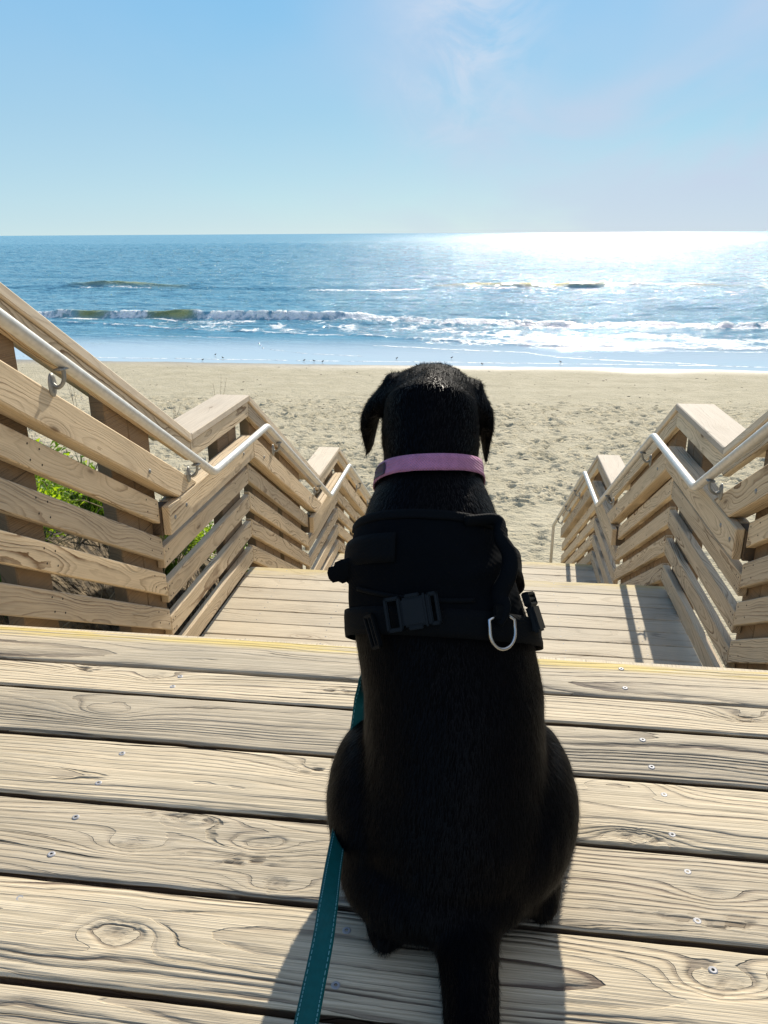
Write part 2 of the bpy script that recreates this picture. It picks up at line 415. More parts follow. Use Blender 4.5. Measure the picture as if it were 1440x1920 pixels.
    # each board was cut from a different place in its log
    cut = [(.03, .05), (.10, .04), (-.05, .035), (.02, .02), (.075, .045), (-.01, .022), (-.06, .05), (.0, .04), (.05, .05), (.0, .03), (.04, .03), (.02, .05), (.05, .06)][i]
    off = (3.7*i+1.3, cut[0], cut[1])
    fattr(me, 'Pb', np.stack([V[:, 0]+off[0], V[:, 1]-ymid+off[1], V[:, 2]+off[2]], 1), 'FLOAT_VECTOR')
    pad = np.zeros(2*k); joint_dark = np.full(2*k, 0.95 if i else .0)          # dirt, and the joints' deep shade painted into the side colour
    fattr(me, 'kn', np.concatenate([kn.ravel(), pad])); fattr(me, 'kd', np.concatenate([kd.ravel(), joint_dark]))
    fattr(me, 'tint', np.full(n, (-.05, .08, -.10, .06, -.13, .05, 0, .02, -.03, 0, .03, 0, 0)[i]))
    ye = np.zeros(n)
    if i == 0: ye = np.clip((V[:, 1]-(yb-.038))/.016, 0, 1)
    fattr(me, 'ye', ye)
    o = link_obj('deck_board', me, M_DECK); keep(o, deck)
    wdt = yb-ya
    for xj in XS+((-.95, .675) if i > 1 else (.675,)):
        for f_ in (.22, .78):
            sx_ = xj+random.uniform(-.006, .006); sy2 = ya+wdt*(f_ if wdt > .1 else (.3 if f_ < .5 else .72))+random.uniform(-.004, .004)
            s_ = bpy.data.objects.new('screw', ME_SCREW); COL.objects.link(s_); s_.parent = o
            s_.location = Vector((sx_, sy2, -.0011)); s_.rotation_euler = (random.uniform(-.03, .03), random.uniform(-.03, .03), random.random()*3)
            if xj == .675 or xj == -.95: pass
for i in range(13): deck_board(i)
# joists and front fascia of the deck
def plain(name, quad, x0, x1, mat, par):
    me, _ = board_mesh(name, quad, x0, x1); return keep(link_obj(name, me, mat), par)
for xj in XS+(-.95, .675, -1.36, 1.01):
    plain('joist', [(-.42, -.23), (1.30, -.23), (1.30, -TH-.002), (-.42, -TH-.002)], xj-.019, xj+.019, M_POST, deck)
plain('fascia_board', [(1.302, -.21), (1.336, -.21), (1.336, -TH-.002), (1.302, -TH-.002)], -1.44, 1.09, M_LAND, deck)

# ---- flights and landings
def flight(ys, zs, n, rise, tread):
    e = empty('stair_flight', (0, ys, zs), kind='structure')
    for k in range(n):
        y = ys+k*tread; z = zs-k*rise
        if k: plain('riser', [(y-.021, z-rise+.003), (y-.002, z-rise+.003), (y-.002, z-TH-.003), (y-.021, z-TH-.003)], XL-.02, XR+.02, M_LAND, e)
        if k < n-1:
            z2 = z-rise
            for a, b_ in ((.004, tread/2-.003), (tread/2+.003, tread+.018)):
                plain('tread_board', [(y+a, z2-TH), (y+b_, z2-TH), (y+b_, z2), (y+a, z2)], XL-.02, XR+.02, M_LAND, e)
    L = n*tread
    for x in (XL-.075, (XL+XR)/2, XR+.035):
        me, _ = board_mesh('stringer', [(ys+.03, zs-.30), (ys+L-.05, zs-.30-(L-.08)*SLOPE), (ys+L-.05, zs-.06-rise-(L-.08)*SLOPE), (ys+.03, zs-.06-rise)], x, x+.04)
        keep(link_obj('stringer', me, M_POST), e)
    return e
flight(Y0, ZD, 7, 1.221/7, .3047)
flight(YE1, Z1, 6, 1.06/6, .3086)
flight(YE2, Z2, 9, 1.619/9, .3090)
def landing(ys, ye, z):
    e = empty('landing', (0, ye, z), kind='structure')
    y = ye+.012; first = True
    while y > ys+.05:
        a = max(ys+.003, y-(.1405 if not first else .152)); b_ = y
        me, off = board_mesh('landing_board', [(a, z-TH), (b_, z-TH), (b_, z), (a, z)], XL-.03, XR+.03, axis='X', fine=.09, warp=.0025, bevel=.004, tint=random.uniform(-.10, .08))
        n = len(me.vertices); co = np.empty(n*3, np.float32); me.vertices.foreach_get('co', co); co = co.reshape(-1, 3)
        fattr(me, 'ye', np.clip((co[:, 1]-(ye-.035))/.01, 0, 1)*.75 if first else np.zeros(n))
        o = link_obj('landing_board', me, M_LAND); keep(o, e)
        for xj in (-1.2, -.79, -.38, .03, .44, .85):
            for f_ in (.25, .75):
                s_ = bpy.data.objects.new('screw', ME_SCREW); COL.objects.link(s_); s_.parent = o
                s_.location = Vector((xj+random.uniform(-.008, .008), a+(b_-a)*f_, z-.0002)); s_.rotation_euler = (0, 0, random.random()); s_.scale = (.75, .75, .75)
        y = a-.005; first = False
    for xj in (-1.3, -.79, -.38, .03, .44, .95):
        plain('joist', [(ys+.01, z-.22), (ye-.04, z-.22), (ye-.04, z-TH-.002), (ys+.01, z-TH-.002)], xj-.019, xj+.019, M_POST, e)
    plain('fascia_board', [(ye-.036, z-.21), (ye-.002, z-.21), (ye-.002, z-TH-.002), (ye-.036, z-TH-.002)], XL-.03, XR+.03, M_LAND, e)
    return e
landing(YS1, YE1, Z1); landing(YS2, YE2, Z2)

# ------------------------------------------------------------------ railings
# kinks of the cap line (Y, Z of its top) and of the slats
CAPT = 1.0846
cK = [(-.45, CAPT), (1.418, CAPT), (3.531, Z1+CAPT), (4.485, Z1+CAPT), (6.340, Z2+CAPT), (7.285, Z2+CAPT), (9.95, Z2+CAPT-(9.95-7.285)*SLOPE)]
hK = [(1.47, .8828), (3.5615, Z1+.8828), (4.5425, Z1+.8828), (6.394, Z2+.8828), (7.361, Z2+.8828), (10.05, Z2+.8828-(10.05-7.361)*SLOPE)]
def off_line(y, dz, K):
    """height of the kinked line K at y, plus dz"""
    for (a, za), (b, zb) in zip(K, K[1:]):
        if y <= b or (b, zb) == K[-1]: return za+(zb-za)*(y-a)/(b-a)+dz
def railing(side):
    left = side < 0
    lab = ('long wooden stair railing left of the black dog, green plants behind its slats' if left
           else 'long wooden stair railing right of the black dog, its inner slats in shade')
    e = empty('stair_railing', (XL if left else XR, Y0, 0), label=lab, category='railing', group='railings on both sides of the beach stairs')
    def X(a, b):                     # a, b: distances outward from the slats' inner face
        return (XL-b, XL-a) if left else (XR+a, XR+b)
    def put(name, quad, a, b, mat, **kw):
        x0, x1 = X(a, b); me, _ = board_mesh(name, quad, x0, x1, **kw)
        return keep(link_obj(name, me, mat), e)
    def strip(name, K, top, bot, a, b, mat, gap=.0016, **kw):
        for (ya, za), (yb, zb) in zip(K, K[1:]):
            s = (zb-za)/(yb-ya); g0 = gap
            put(name, [(ya+g0, za+bot), (yb-g0, zb+bot), (yb-g0, zb+top), (ya+g0, za+top)], a, b, mat, **kw)
    # cap, mitred at the kinks, and the narrow board under its inner edge
    for i, ((ya, za), (yb, zb)) in enumerate(zip(cK, cK[1:])):
        cs = TH*math.sqrt(1+((zb-za)/(yb-ya))**2)
        put('cap_board', [(ya+.001, za-cs), (yb-.001, zb-cs), (yb-.001, zb), (ya+.001, za)], -.012, .192, M_CAP, bevel=.005)
        put('face_board', [(ya+.001, za-cs-.003-.089), (yb-.001, zb-cs-.003-.089), (yb-.001, zb-cs-.003), (ya+.001, za-cs-.003)], .0, .036, M_RAIL)
    # handrail timber: thick, stands proud; sloping pieces die onto the level ones
    T0, T1 = .858, .722
    n1 = Y0; IN = -.046
    def nose(y, ys, zs): return zs-(y-ys)*SLOPE
    put('rail_timber', [(-.45, T1), (1.325, T1), (1.325, T0), (-.45, T0)], IN, .028, M_RAIL, tint=.06, bevel=.006)
    for (ys, zs, zl, ylow, yend) in ((Y0, 0., Z1, 3.105, 4.398), (YE1, Z1, Z2, 5.905, 7.19)):
        yb = ys+(zs+T1-(zl+T0))/SLOPE; yt = ys+(zs+T0-(zl+T0))/SLOPE
        y_s = ys-.006
        put('rail_timber', [(y_s, nose(y_s, ys, zs)+T1), (yb, zl+T0+.003), (yt, zl+T0+.003), (y_s, nose(y_s, ys, zs)+T0)], IN, .034, M_RAIL, tint=.05, bevel=.006)
        put('rail_timber', [(ylow, zl+T1), (yend, zl+T1), (yend, zl+T0), (ylow, zl+T0)], IN, -.008, M_RAIL, tint=.07, bevel=.005)
        put('backing_timber', [(ylow+.085, zl+T1), (yend, zl+T1), (yend, zl+T0-.002), (ylow+.085, zl+T0-.002)], -.006, .036, M_RAIL, tint=.0)
        put('spacer_block', [(ylow-.003, zl+T1-.003), (ylow+.082, zl+T1-.003), (ylow+.082, zl+T0-.006), (ylow-.003, zl+T0-.006)], -.006, .095, M_POST, tint=-.5)
    ys, zs = YE2, Z2; yq = 9.62
    put('rail_timber', [(ys-.006, zs+T1), (yq, nose(yq, ys, zs)+T1), (yq, nose(yq, ys, zs)+T0), (ys-.006, zs+T0)], IN, .034, M_RAIL, bevel=.006)
    # slats: level ones on landings, sloping ones on flights, all cut plumb
    sl = [(.662, .560), (.490, .388), (.318, .217), (.148, .048)]
    fl = [(.664, .555), (.486, .376), (.312, .202), (.136, .026)]
    for (t, b_) in sl:
        put('slat', [(-.45, b_), (1.326, b_), (1.326, t), (-.45, t)], 0, TH, M_RAIL)
    for (ys, zs, yl) in ((Y0, 0., 3.105), (YE1, Z1, 5.905)):
        a = ys-.004
        for (t, b_) in fl:
            t += .02; b_ += .02; yy = yl-.003
            put('slat', [(a, zs+b_), (yy, nose(yy, ys, zs)+b_-.006), (yy, nose(yy, ys, zs)+t-.006), (a, zs+t)], 0, TH, M_RAIL)
    a = YE2-.004
    for (t, b_) in fl: put('slat', [(a, Z2+b_+.02), (9.8, nose(9.8, YE2, Z2)+b_+.02), (9.8, nose(9.8, YE2, Z2)+t+.02), (a, Z2+t+.02)], 0, TH, M_RAIL)
    for (yl, ye, z) in ((3.105, 4.398, Z1), (5.905, 7.19, Z2)):
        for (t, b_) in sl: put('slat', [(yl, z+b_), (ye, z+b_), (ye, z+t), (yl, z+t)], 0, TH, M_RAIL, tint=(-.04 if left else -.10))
    # posts behind the slats
    P = [(.3, .44), (1.16, 1.30), (2.10, 2.285), (2.80, 2.975), (2.98, 3.165), (4.02, 4.20), (4.205, 4.345), (4.60, 4.785), (4.79, 4.975), (4.98, 5.165), (5.27, 5.45), (5.455, 5.635), (5.64, 5.82), (6.62, 6.80), (7.02, 7.17), (7.55, 7.72), (8.35, 8.52), (9.15, 9.32), (9.7, 9.84)]
    for (a, b_) in P:
        za_, zt = off_line(a, -.050, cK), off_line(b_, -.050, cK); zb = zt-(1.55 if a < 7.5 else 1.7)
        if a < 1.4: zb = -.9
        put('post', [(a, zb), (b_, zb), (b_, zt), (a, za_)], TH+.002, TH+.062, M_POST, tint=random.uniform(-.1, .15))
    # handrail tube
    xh = -1.316 if left else .961
    K = hK
    path = [(xh, -.4, .8828)]+[(xh, y, z) for y, z in K]
    path += [(xh+(.0 if left else .0), 10.05+.02, K[-1][1]-.55)]
    pts = []
    for i, p in enumerate(path):
        p = Vector(p)
        if 0 < i < len(path)-1:
            a = (Vector(path[i-1])-p).normalized(); c = (Vector(path[i+1])-p).normalized(); r = .045
            for t in np.linspace(0, 1, 7):
                pts.append((p+a*r)*(1-t)**2+p*2*t*(1-t)+(p+c*r)*t*t)
        else: pts.append(p)
    V, F = tube_mesh(pts, .0205, 24, up=(1, 0, 0)); me = from_np('handrail', V, F, True)
    h = keep(link_obj('handrail', me, M_GALV), e)
    s = 1 if left else -1
    xf = (XL+.046) if left else (XR-.046)
    ysb = [1.05, 2.312, 3.352, 4.80, 5.95, 8.0, 8.75, 9.5]
    for y in ysb:
        zc_ = off_line(y, 0, [(-.4, .8828)]+K)
        xo = xf-xh   # from the tube centre to the timber's face
        zf = zc_-.115 if True else 0
        parts = []
        arc = [(xh, y, zc_-.018), (xh, y, zc_-.045), (xh+xo*.18, y, zc_-.068), (xh+xo*.55, y, zc_-.080), (xf-(xo*.12), y, zc_-.070), (xf, y, zc_-.062)]
        parts.append(tube_mesh(catmull(arc, 5), .0068, 10))
        # oval wall plate standing on the timber's face
        Vp, Fp = [], []
        for k, (sc, d) in enumerate(((1, .001), (1, .006), (.72, .010))):
            for q in range(20):
                an = 2*math.pi*q/20; Vp.append((xf+s*d, y+.021*sc*math.cos(an), zc_-.072+.038*sc*math.sin(an)))
        for k in range(2):
            for q in range(20): Fp.append((k*20+q, k*20+(q+1) % 20, (k+1)*20+(q+1) % 20, (k+1)*20+q))
        Fp.append(tuple(range(40, 60))); parts.append((Vp, Fp))
        # saddle under the tube
        Vs, Fs = tube_mesh([(xh, y-.028, zc_+.028*SLOPE*0-.0195), (xh, y+.028, zc_-.0195)], [(.0045, .017), (.0045, .017)], 10); parts.append((Vs, Fs))
        me = from_np('bracket', *merge(parts), True)
        b_ = link_obj('bracket', me, M_BRACK, h)
    # bolt heads on the timber and screw heads on the slats
    for (y, z) in ((3.16, Z1+.79-.0), (2.95, off_line(2.95, 0, [(Y0, 0), (3.467, Z1)])+.77), (3.3, Z1+.80), (4.2, Z1+.80), (4.6, off_line(4.6, 0, [(YE1, Z1), (6.26, Z2)])+.78), (5.8, off_line(5.8, 0, [(YE1, Z1), (6.26, Z2)])+.80)):
        V, F = ball((xf, y, z), (.005, .011, .011), sub=2); me = from_np('bolt_head', V, F, True); keep(link_obj('bolt_head', me, M_BRACK), e)
    vs_, fs_ = [], []
    def dots(y, z):
        Vb, Fb = ball((XL+.0005 if left else XR-.0005, y, z), (.0012, .0042, .0042), sub=1)
        o_ = len(vs_); vs_.extend(Vb); fs_.extend([tuple(i+o_ for i in f) for f in Fb])
    for (yl, ye, z) in ((3.105, 4.398, Z1), (5.905, 7.19, Z2)):
        for (t, b_) in sl:
            for yy in (yl+.02, yl+.05, ye-.02, ye-.05, ye-.25): dots(yy, z+t-.025); dots(yy+.004, z+b_+.025)
    for (ys, zs, yl) in ((Y0, 0., 3.105), (YE1, Z1, 5.905)):
        for (t, b_) in fl:
            for yy in (ys+.03, ys+.06, ys+.87, ys+.93, yl-.03, yl-.12, ys+.5): dots(yy, nose(yy, ys, zs)+t-.01); dots(yy+.003, nose(yy, ys, zs)+b_+.045)
    me = from_np('nail_heads', vs_, fs_); keep(link_obj('nail_heads', me, M_HOLE, kind='stuff'), e)
    return e
railing(-1); railing(1)

# ------------------------------------------------------------------ beach, dune and sea
def _hash(ix, iy, seed):
    h = (ix.astype(np.int64)*374761393+iy.astype(np.int64)*668265263+seed*974634777) & 0xffffffff
    h = ((h ^ (h >> 13))*1274126177) & 0xffffffff
    return ((h ^ (h >> 16)) & 0xffff)/65535.
def vn(x, y, seed=0):
    ix, iy = np.floor(x), np.floor(y); fx, fy = x-ix, y-iy
    fx = fx*fx*fx*(fx*(fx*6-15)+10); fy = fy*fy*fy*(fy*(fy*6-15)+10)
    a = _hash(ix, iy, seed); b = _hash(ix+1, iy, seed); c = _hash(ix, iy+1, seed); d = _hash(ix+1, iy+1, seed)
    return (a*(1-fx)+b*fx)*(1-fy)+(c*(1-fx)+d*fx)*fy
def fbm(x, y, seed=0, o=4, g=.5):
    s = 0; a = 1; n = 0
    for k in range(o):
        s = s+a*vn(x*2**k+17.3*k, y*2**k-9.1*k, seed+k*7); n += a; a *= g
    return s/n*2-1
def sstep(a, b, x):
    t = np.clip((x-a)/(b-a), 0, 1); return t*t*(3-2*t)
SEA_Z = -4.85
def beach_z(X, Y):
    z = -3.93-.0378*(Y-11)
    z = np.where(Y < 11, -3.93+.0*(Y-11), z)
    z = np.where(Y > 36.2, -3.93-.0378*25.2-.05*(Y-36.2), z)
    wide = np.where(X < 0, sstep(-1.3, -2.0, X), sstep(1.0, 1.9, X))
    left = -.62-.50*(Y-3.4)-.05*(X+2.4)
    right = -1.95-.55*(Y-3.4)
    dune = np.where(X < 0, left, right)-.0
    dune = dune-(1-wide)*.95
    dune = np.minimum(dune, -.55-(1-wide)*.55)
    dune = dune+.10*fbm(X*.9, Y*.9, 3)*wide
    k = .35
    m = np.maximum(dune, z); d = np.abs(dune-z)
    return m+np.where(d < k, (k-d)**2/(4*k), 0)
def fan(rows, dens, outer):
    s = np.concatenate([outer[0], dens, outer[1]])
    return s
rowsY = np.concatenate([np.linspace(-14, 6, 70)[:-1], 6*np.exp(np.linspace(0, math.log(39/6), 560))])
sc = np.concatenate([-np.exp(np.linspace(math.log(9), math.log(.80), 24))[:-1], np.linspace(-.80, .50, 430), np.exp(np.linspace(math.log(.50), math.log(9), 26))[1:]])
YY, SS = np.meshgrid(rowsY, sc, indexing='ij')
XX = SS*(np.maximum(YY, 4)+1.0)
ZZ = beach_z(XX, YY)
dry = sstep(36.3, 33.0, YY)
onb = sstep(8.5, 10, YY)
ZZ += onb*dry*(.012*fbm(XX*1.2, YY*2.2, 11)+.010*fbm(XX*3.5, YY*5, 5, 3))
rough = onb*sstep(29, 24, YY)*np.clip(.55+.9*fbm(XX*.25, YY*.35, 21), .12, 1.2)
near = sstep(17, 12.5, YY)
ZZ += rough*(1-.5*near)*.036*fbm(XX*5, YY*6, 31, 3)
# footprints and small pits
def pits(n, xr, yr, dep, size, seed):
    r = np.random.default_rng(seed)
    for _ in range(n):
        py = r.uniform(*yr); px = r.uniform(-.78, .48)*py
        if xr and not (xr[0] < px < xr[1]): continue
        a = r.uniform(0, 3.14); L = size*r.uniform(.6, 1.4); Wd = L*r.uniform(.4, .8); d = dep*r.uniform(.5, 1.3)
        i0, i1 = np.searchsorted(rowsY, (py-2.5*L, py+2.5*L))
        j0, j1 = np.searchsorted(sc, ((px-2.5*L)/(py+1)-.01, (px+2.5*L)/(py+1)+.01))
        x = XX[i0:i1, j0:j1]-px; y = YY[i0:i1, j0:j1]-py
        u = (x*math.cos(a)+y*math.sin(a))/L; v = (-x*math.sin(a)+y*math.cos(a))/Wd
        q = u*u+v*v
        ZZ[i0:i1, j0:j1] += d*(-np.exp(-q*1.6)+.45*np.exp(-((np.sqrt(q)-1.25)/.35)**2))
pits(3200, None, (11, 27), .030, .12, 1)
pits(3200, None, (14, 25.5), .062, .13, 2)
pits(300, (-12, 9), (21.5, 25), .08, .16, 9)
pits(500, None, (10, 33), .016, .12, 3)
pits(260, (.5, 9), (23.5, 26), .050, .17, 4)
pits(220, (-12, -5), (22, 25), .040, .16, 6)
pits(40, (-4.7, -3.3), (17.6, 19.2), .09, .20, 5)
for ty in (29.2, 29.5, 31.0, 31.3, 25.9):                                   # vehicle tracks along the shore
    d = YY-ty-.25*fbm(XX*.05, XX*0+ty, 8, 2)
    ZZ -= .016*np.exp(-(d/.07)**2)*(.6+.4*np.sin(XX*40)*(ty < 26))
V = np.stack([XX, YY, ZZ], -1).reshape(-1, 3)
me = from_np('beach_sand', V, grid_faces(*XX.shape), True)
fattr(me, 'wet', (sstep(32.8, 36.1, YY+.8*fbm(XX*.3, YY*.3, 4, 3))).ravel())
fattr(me, 'soil', (sstep(8.2, 6.2, YY+.8*fbm(XX*.8, YY*.8, 9, 3))*np.where(XX < 0, 1, .25)).ravel())
m, g, b, _ = new_mat('sand')
pos = g.node('ShaderNodeNewGeometry').outputs['Position']
wet = g.attr('wet').outputs['Fac']; soil = g.attr('soil').outputs['Fac']
c = g.mix(g.ramp(g.noise(pos, 1.1, 5, .6), .3, .72), (.395, .345, .225), (.48, .42, .285))
c = g.mix(g.m('MULTIPLY', g.ramp(g.noise(g.v('MULTIPLY', pos, (5., 9., 5.)), 1., 4, .65), .56, .72), .45), c, (.30, .245, .165))
c = g.mix(g.m('MULTIPLY', g.ramp(g.noise(pos, 60, 2), .60, .75), .5), c, (.22, .18, .12))
sp = g.noise(g.v('MULTIPLY', pos, (4., 7., 4.)), 1., 2)
c = g.mix(g.ramp(g.m('ADD', g.noise(pos, 23, 2), g.m('MULTIPLY', sp, .35)), .86, .92), c, (.10, .08, .05))
c = g.mix(g.m('MULTIPLY', wet, .75), c, (.24, .20, .15))
c = g.mix(soil, c, g.mix(g.ramp(g.noise(pos, 14, 4), .35, .65), (.05, .038, .024), (.20, .15, .09)))
g.put(b.inputs['Base Color'], c)
g.put(b.inputs['Roughness'], g.m('MULTIPLY_ADD', wet, -.62, .92)); b.inputs['Specular IOR Level'].default_value = .35
hh = g.m('ADD', g.m('MULTIPLY', g.noise(g.v('MULTIPLY', pos, (5., 8., 5.)), 1., 4, .6), 1.), g.m('MULTIPLY', g.noise(pos, 26, 3), .4))
g.l.new(g.bump(hh, .075, g.m('MULTIPLY_ADD', wet, -.85, .95)), b.inputs['Normal'])
link_obj('beach_sand', me, m, kind='structure')

# sea
rowsY = np.concatenate([35.0*np.exp(np.linspace(0, math.log(520/35), 720)), 520*np.exp(np.linspace(0, math.log(45000/520), 70))[1:]])
sc = np.concatenate([-np.exp(np.linspace(math.log(8), math.log(.80), 18))[:-1], np.linspace(-.80, .50, 520), np.exp(np.linspace(math.log(.50), math.log(8), 22))[1:]])
YY, SS = np.meshgrid(rowsY, sc, indexing='ij'); XX = SS*YY
calm = sstep(38, 56, YY)
fade = sstep(650, 300, YY)
z = np.zeros_like(XX)
for (lam, amp, ang, sd) in ((17, .13, .06, 1), (11, .08, -.12, 2), (7.3, .05, .2, 3), (4.6, .025, -.3, 4), (29, .13, .02, 6)):
    u = (YY*math.cos(ang)+XX*math.sin(ang))/lam+1.1*fbm(XX/(lam*3.5), YY/(lam*3), 40+sd, 2)
    a = amp*(.5+.7*np.clip(fbm(XX/(lam*2.5), YY/(lam*2), 60+sd, 2)+.45, 0, 1.2))
    z += a*calm*fade*(np.sin(2*math.pi*u)*.8+.25*np.cos(4*math.pi*u))
far_ = 1+np.clip(YY, 0, 450)/110
z += calm*(.060*fbm(XX*.42, YY*.85, 120, 2)*far_+.030*fbm(XX*1.25, YY*2.3, 130, 2)*np.minimum(far_, 4.5))*sstep(6000, 2000, YY)
foam = np.zeros_like(XX); green = np.zeros_like(XX)
def bumpx(x, a, b, w=1.5): return sstep(a-w, a+w, x)*sstep(b+w, b-w, x)
def breaker(yc, h, wf, wb, lump, seed):
    u = YY-yc
    p = np.where(u < 0, np.exp(-(u/wf)**2), np.exp(-(u/wb)**2))
    return u, h*p
# A: outer bar, two curling green faces
x1 = XX
yc = 88+.03*x1+1.1*fbm(x1*.05, x1*0, 71, 2)+sstep(6, 14, x1)*0
ampA = .22+.42*bumpx(x1, -46, -34, 5)+.42*bumpx(x1, -5, 13, 5)+.25*bumpx(x1, 15, 30, 5)
ampA = ampA*(1+.16*fbm(x1*.22, x1*0, 77, 2))
u, p = breaker(yc, ampA, .75, 2.6, 0, 1); z += p
front = np.exp(-((u+.45)/.75)**2)
green = np.maximum(green, np.exp(-((u+.25)/.55)**2)*np.clip((ampA-.34)*4.5, 0, 1)*np.clip(.8+.6*fbm(x1*.3, YY*.8, 78, 3), .3, 1))
foam = np.maximum(foam, np.exp(-((u+1.5)/.55)**2)*np.clip((ampA-.35)*4.0, 0, 1)*(.25+.6*vn(x1*.8, YY*2, 5)))
foam = np.maximum(foam, np.exp(-((u+.1)/.35)**2)*bumpx(x1, 13, 22, 2)*.95)
foam = np.maximum(foam, np.exp(-((u+.2)/.3)**2)*bumpx(x1, -43, -35, 3)*.55*vn(x1*2, YY*3, 6))
foam = np.maximum(foam, .75*np.exp(-((YY-83.6-.35*fbm(x1*.2, x1*0, 5))/.5)**2)*bumpx(x1, -19, -7, 2))
z += .18*np.exp(-((YY-83.9)/.8)**2)*bumpx(x1, -20, -5, 3)
foam = np.maximum(foam, .5*np.exp(-((YY-84.2)/.25)**2)*bumpx(x1, -6, 8, 3))
# B: inner breaker
yb = 52.9-.10*x1+.7*fbm(x1*.12, x1*0, 81, 3)
ampB = .27+.28*bumpx(x1, -33, -26, 2)+.30*bumpx(x1, -25.5, -9, 2)
u, p = breaker(yb, ampB, .45, 1.5, 0, 2); z += p
x9 = x1+1.1*fbm(x1*.8, YY*1.5, 79, 3)
gB = np.clip(bumpx(x9, -30.4, -27.6, 1.4)+bumpx(x9, -24.2, -20.6, 1.4), 0, 1)
frontB = np.exp(-((u+.25)/.55)**2)
green = np.maximum(green, frontB*np.maximum(gB, .0))
lump = fbm(x1*1.6, YY*1.6, 91, 3)
fB = np.exp(-((u+.35)/.62)**2)*(1-gB)*(.82+.5*lump)
foam = np.maximum(foam, fB*bumpx(x1, -34, 60, 2))
foam = np.maximum(foam, np.exp(-((u+1.05)/.4)**2)*gB*.8)
z += .11*np.clip(fB, 0, 1)*(lump*1.0+.3*fbm(x1*5, YY*5, 93, 2))
# lacy foam that trails behind and before it
lace = fbm(x1*.8, YY*.55, 95, 4)
trail = bumpx(x1, -3, 60, 4)*sstep(41.8, 42.6, YY)*sstep(50.5, 49, YY+.1*x1)
foam = np.maximum(foam, trail*np.clip(.44+.6*lace, 0, 1))
trail = bumpx(x1, -24, 2, 4)*sstep(47.2-.0*x1, 48.2, YY+.11*x1+1.2)*sstep(53.5, 51.5, YY+.1*x1)
foam = np.maximum(foam, trail*np.clip(.26+.6*lace, 0, 1))
foam = np.maximum(foam, np.clip(.28+.9*lace, 0, 1)*.55*np.exp(-((u-1.5)/2.)**2)*bumpx(x1, -34, 60, 2))
foam = np.maximum(foam, .5*np.clip(.1+lace, 0, 1)*bumpx(YY, 80, 86, 2)*bumpx(x1, -60, -20, 5))
foam = np.maximum(foam, .6*np.clip(.25+lace, 0, 1)*bumpx(YY, 78, 86, 2)*bumpx(x1, 2, 30, 6))
# C: last low bore
yC = np.interp(x1, [-40, -25, -13, -6, 2.3, 14, 40], [51.5, 50.2, 46.6, 44.8, 42.0, 41.9, 41.5])+.35*fbm(x1*.25, x1*0, 99, 3)
u, p = breaker(yC, .15+.0*x1, .22, 1.3, 0, 3); z += p*(.6+.5*fbm(x1*.8, YY, 3, 2))
foam = np.maximum(foam, np.exp(-((u-.15)/.38)**2)*(.80+.5*lump)*(.75+.25*bumpx(x1, -3, 60, 4)))
# thin foam lines at the swash edges
def fline(xs, ys, wd, st):
    global foam
    d = YY-(np.interp(x1, xs, ys)+.25*fbm(x1*.6, x1*0, int(ys[0]*10), 3))
    foam = np.maximum(foam, st*np.exp(-(d/wd)**2)*bumpx(x1, xs[0], xs[-1], .6))
fline([-22, -13.5], [45.0, 44.0], .10, .8); fline([-12.8, -11.6, -9, -6], [43.2, 40.3, 38.6, 37.9], .10, .7)
fline([-6, 1.8, 3.2, 6.5, 10], [41.6, 39.8, 38.6, 37.3, 36.7], .12, 1.0); fline([-3, 6], [39.8, 38.4], .08, .55); fline([5, 30], [41.0, 40.6], .18, .7)
shore = 36.25+.22*fbm(x1*.35, x1*0, 55, 4)
foam = np.maximum(foam, .9*np.exp(-((YY-shore-.12)/.09)**2))
film = sstep(44, 38, YY)
z = z*sstep(37.2, 40.5, YY)
Zs = SEA_Z+z
Zs = np.where(YY < 37.5, SEA_Z+(36.25-shore)*.0378*sstep(37.5, 36.6, YY), Zs)
V = np.stack([XX, YY, Zs], -1).reshape(-1, 3)
me = from_np('sea', V, grid_faces(*XX.shape), True)
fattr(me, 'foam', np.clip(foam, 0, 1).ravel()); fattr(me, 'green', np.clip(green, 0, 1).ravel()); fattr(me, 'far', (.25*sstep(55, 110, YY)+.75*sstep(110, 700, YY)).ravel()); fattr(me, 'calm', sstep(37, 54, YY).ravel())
m, g, b, out = new_mat('sea_water')
pos = g.node('ShaderNodeNewGeometry').outputs['Position']
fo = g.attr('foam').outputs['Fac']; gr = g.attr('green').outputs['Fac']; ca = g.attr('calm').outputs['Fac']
px_, py_, pz_ = g.sep(pos)
p2 = g.comb(g.m('MULTIPLY', px_, .55), py_, 0.)
wob = g.noise(p2, .35, 3, .6)
c = g.mix(g.ramp(wob, .3, .7), (.10, .28, .38), (.14, .335, .43))
c = g.mix(gr, c, g.mix(g.ramp(g.noise(p2, 1.3, 3), .35, .65), (.20, .23, .08), (.38, .38, .14)))
c = g.mix(g.m('MULTIPLY', g.ramp(ca, .5, 0.), .8), c, (.55, .62, .65))  # thin sandy wash, its colour paled to paint in the sky's reflection
g.put(b.inputs['Subsurface Weight'], g.m('MAXIMUM', g.m('MULTIPLY', gr, .3), g.m('MULTIPLY', g.ramp(fo, .35, .9), .55))); b.inputs['Subsurface Radius'].default_value = (.5, .5, .4); b.inputs['Subsurface Scale'].default_value = 1.0
b.inputs['IOR'].default_value = 1.333; b.inputs['Specular IOR Level'].default_value = .20
fn = g.noise(g.comb(px_, py_, 0.), 2.6, 5, .7)
vo = g.node('ShaderNodeTexVoronoi', feature='DISTANCE_TO_EDGE'); g.put(vo.inputs['Vector'], g.v('ADD', g.comb(px_, g.m('MULTIPLY', py_, .8), 0.), g.comb(g.m('MULTIPLY', fn, .8), 0., 0.))); vo.inputs['Scale'].default_value = 1.5
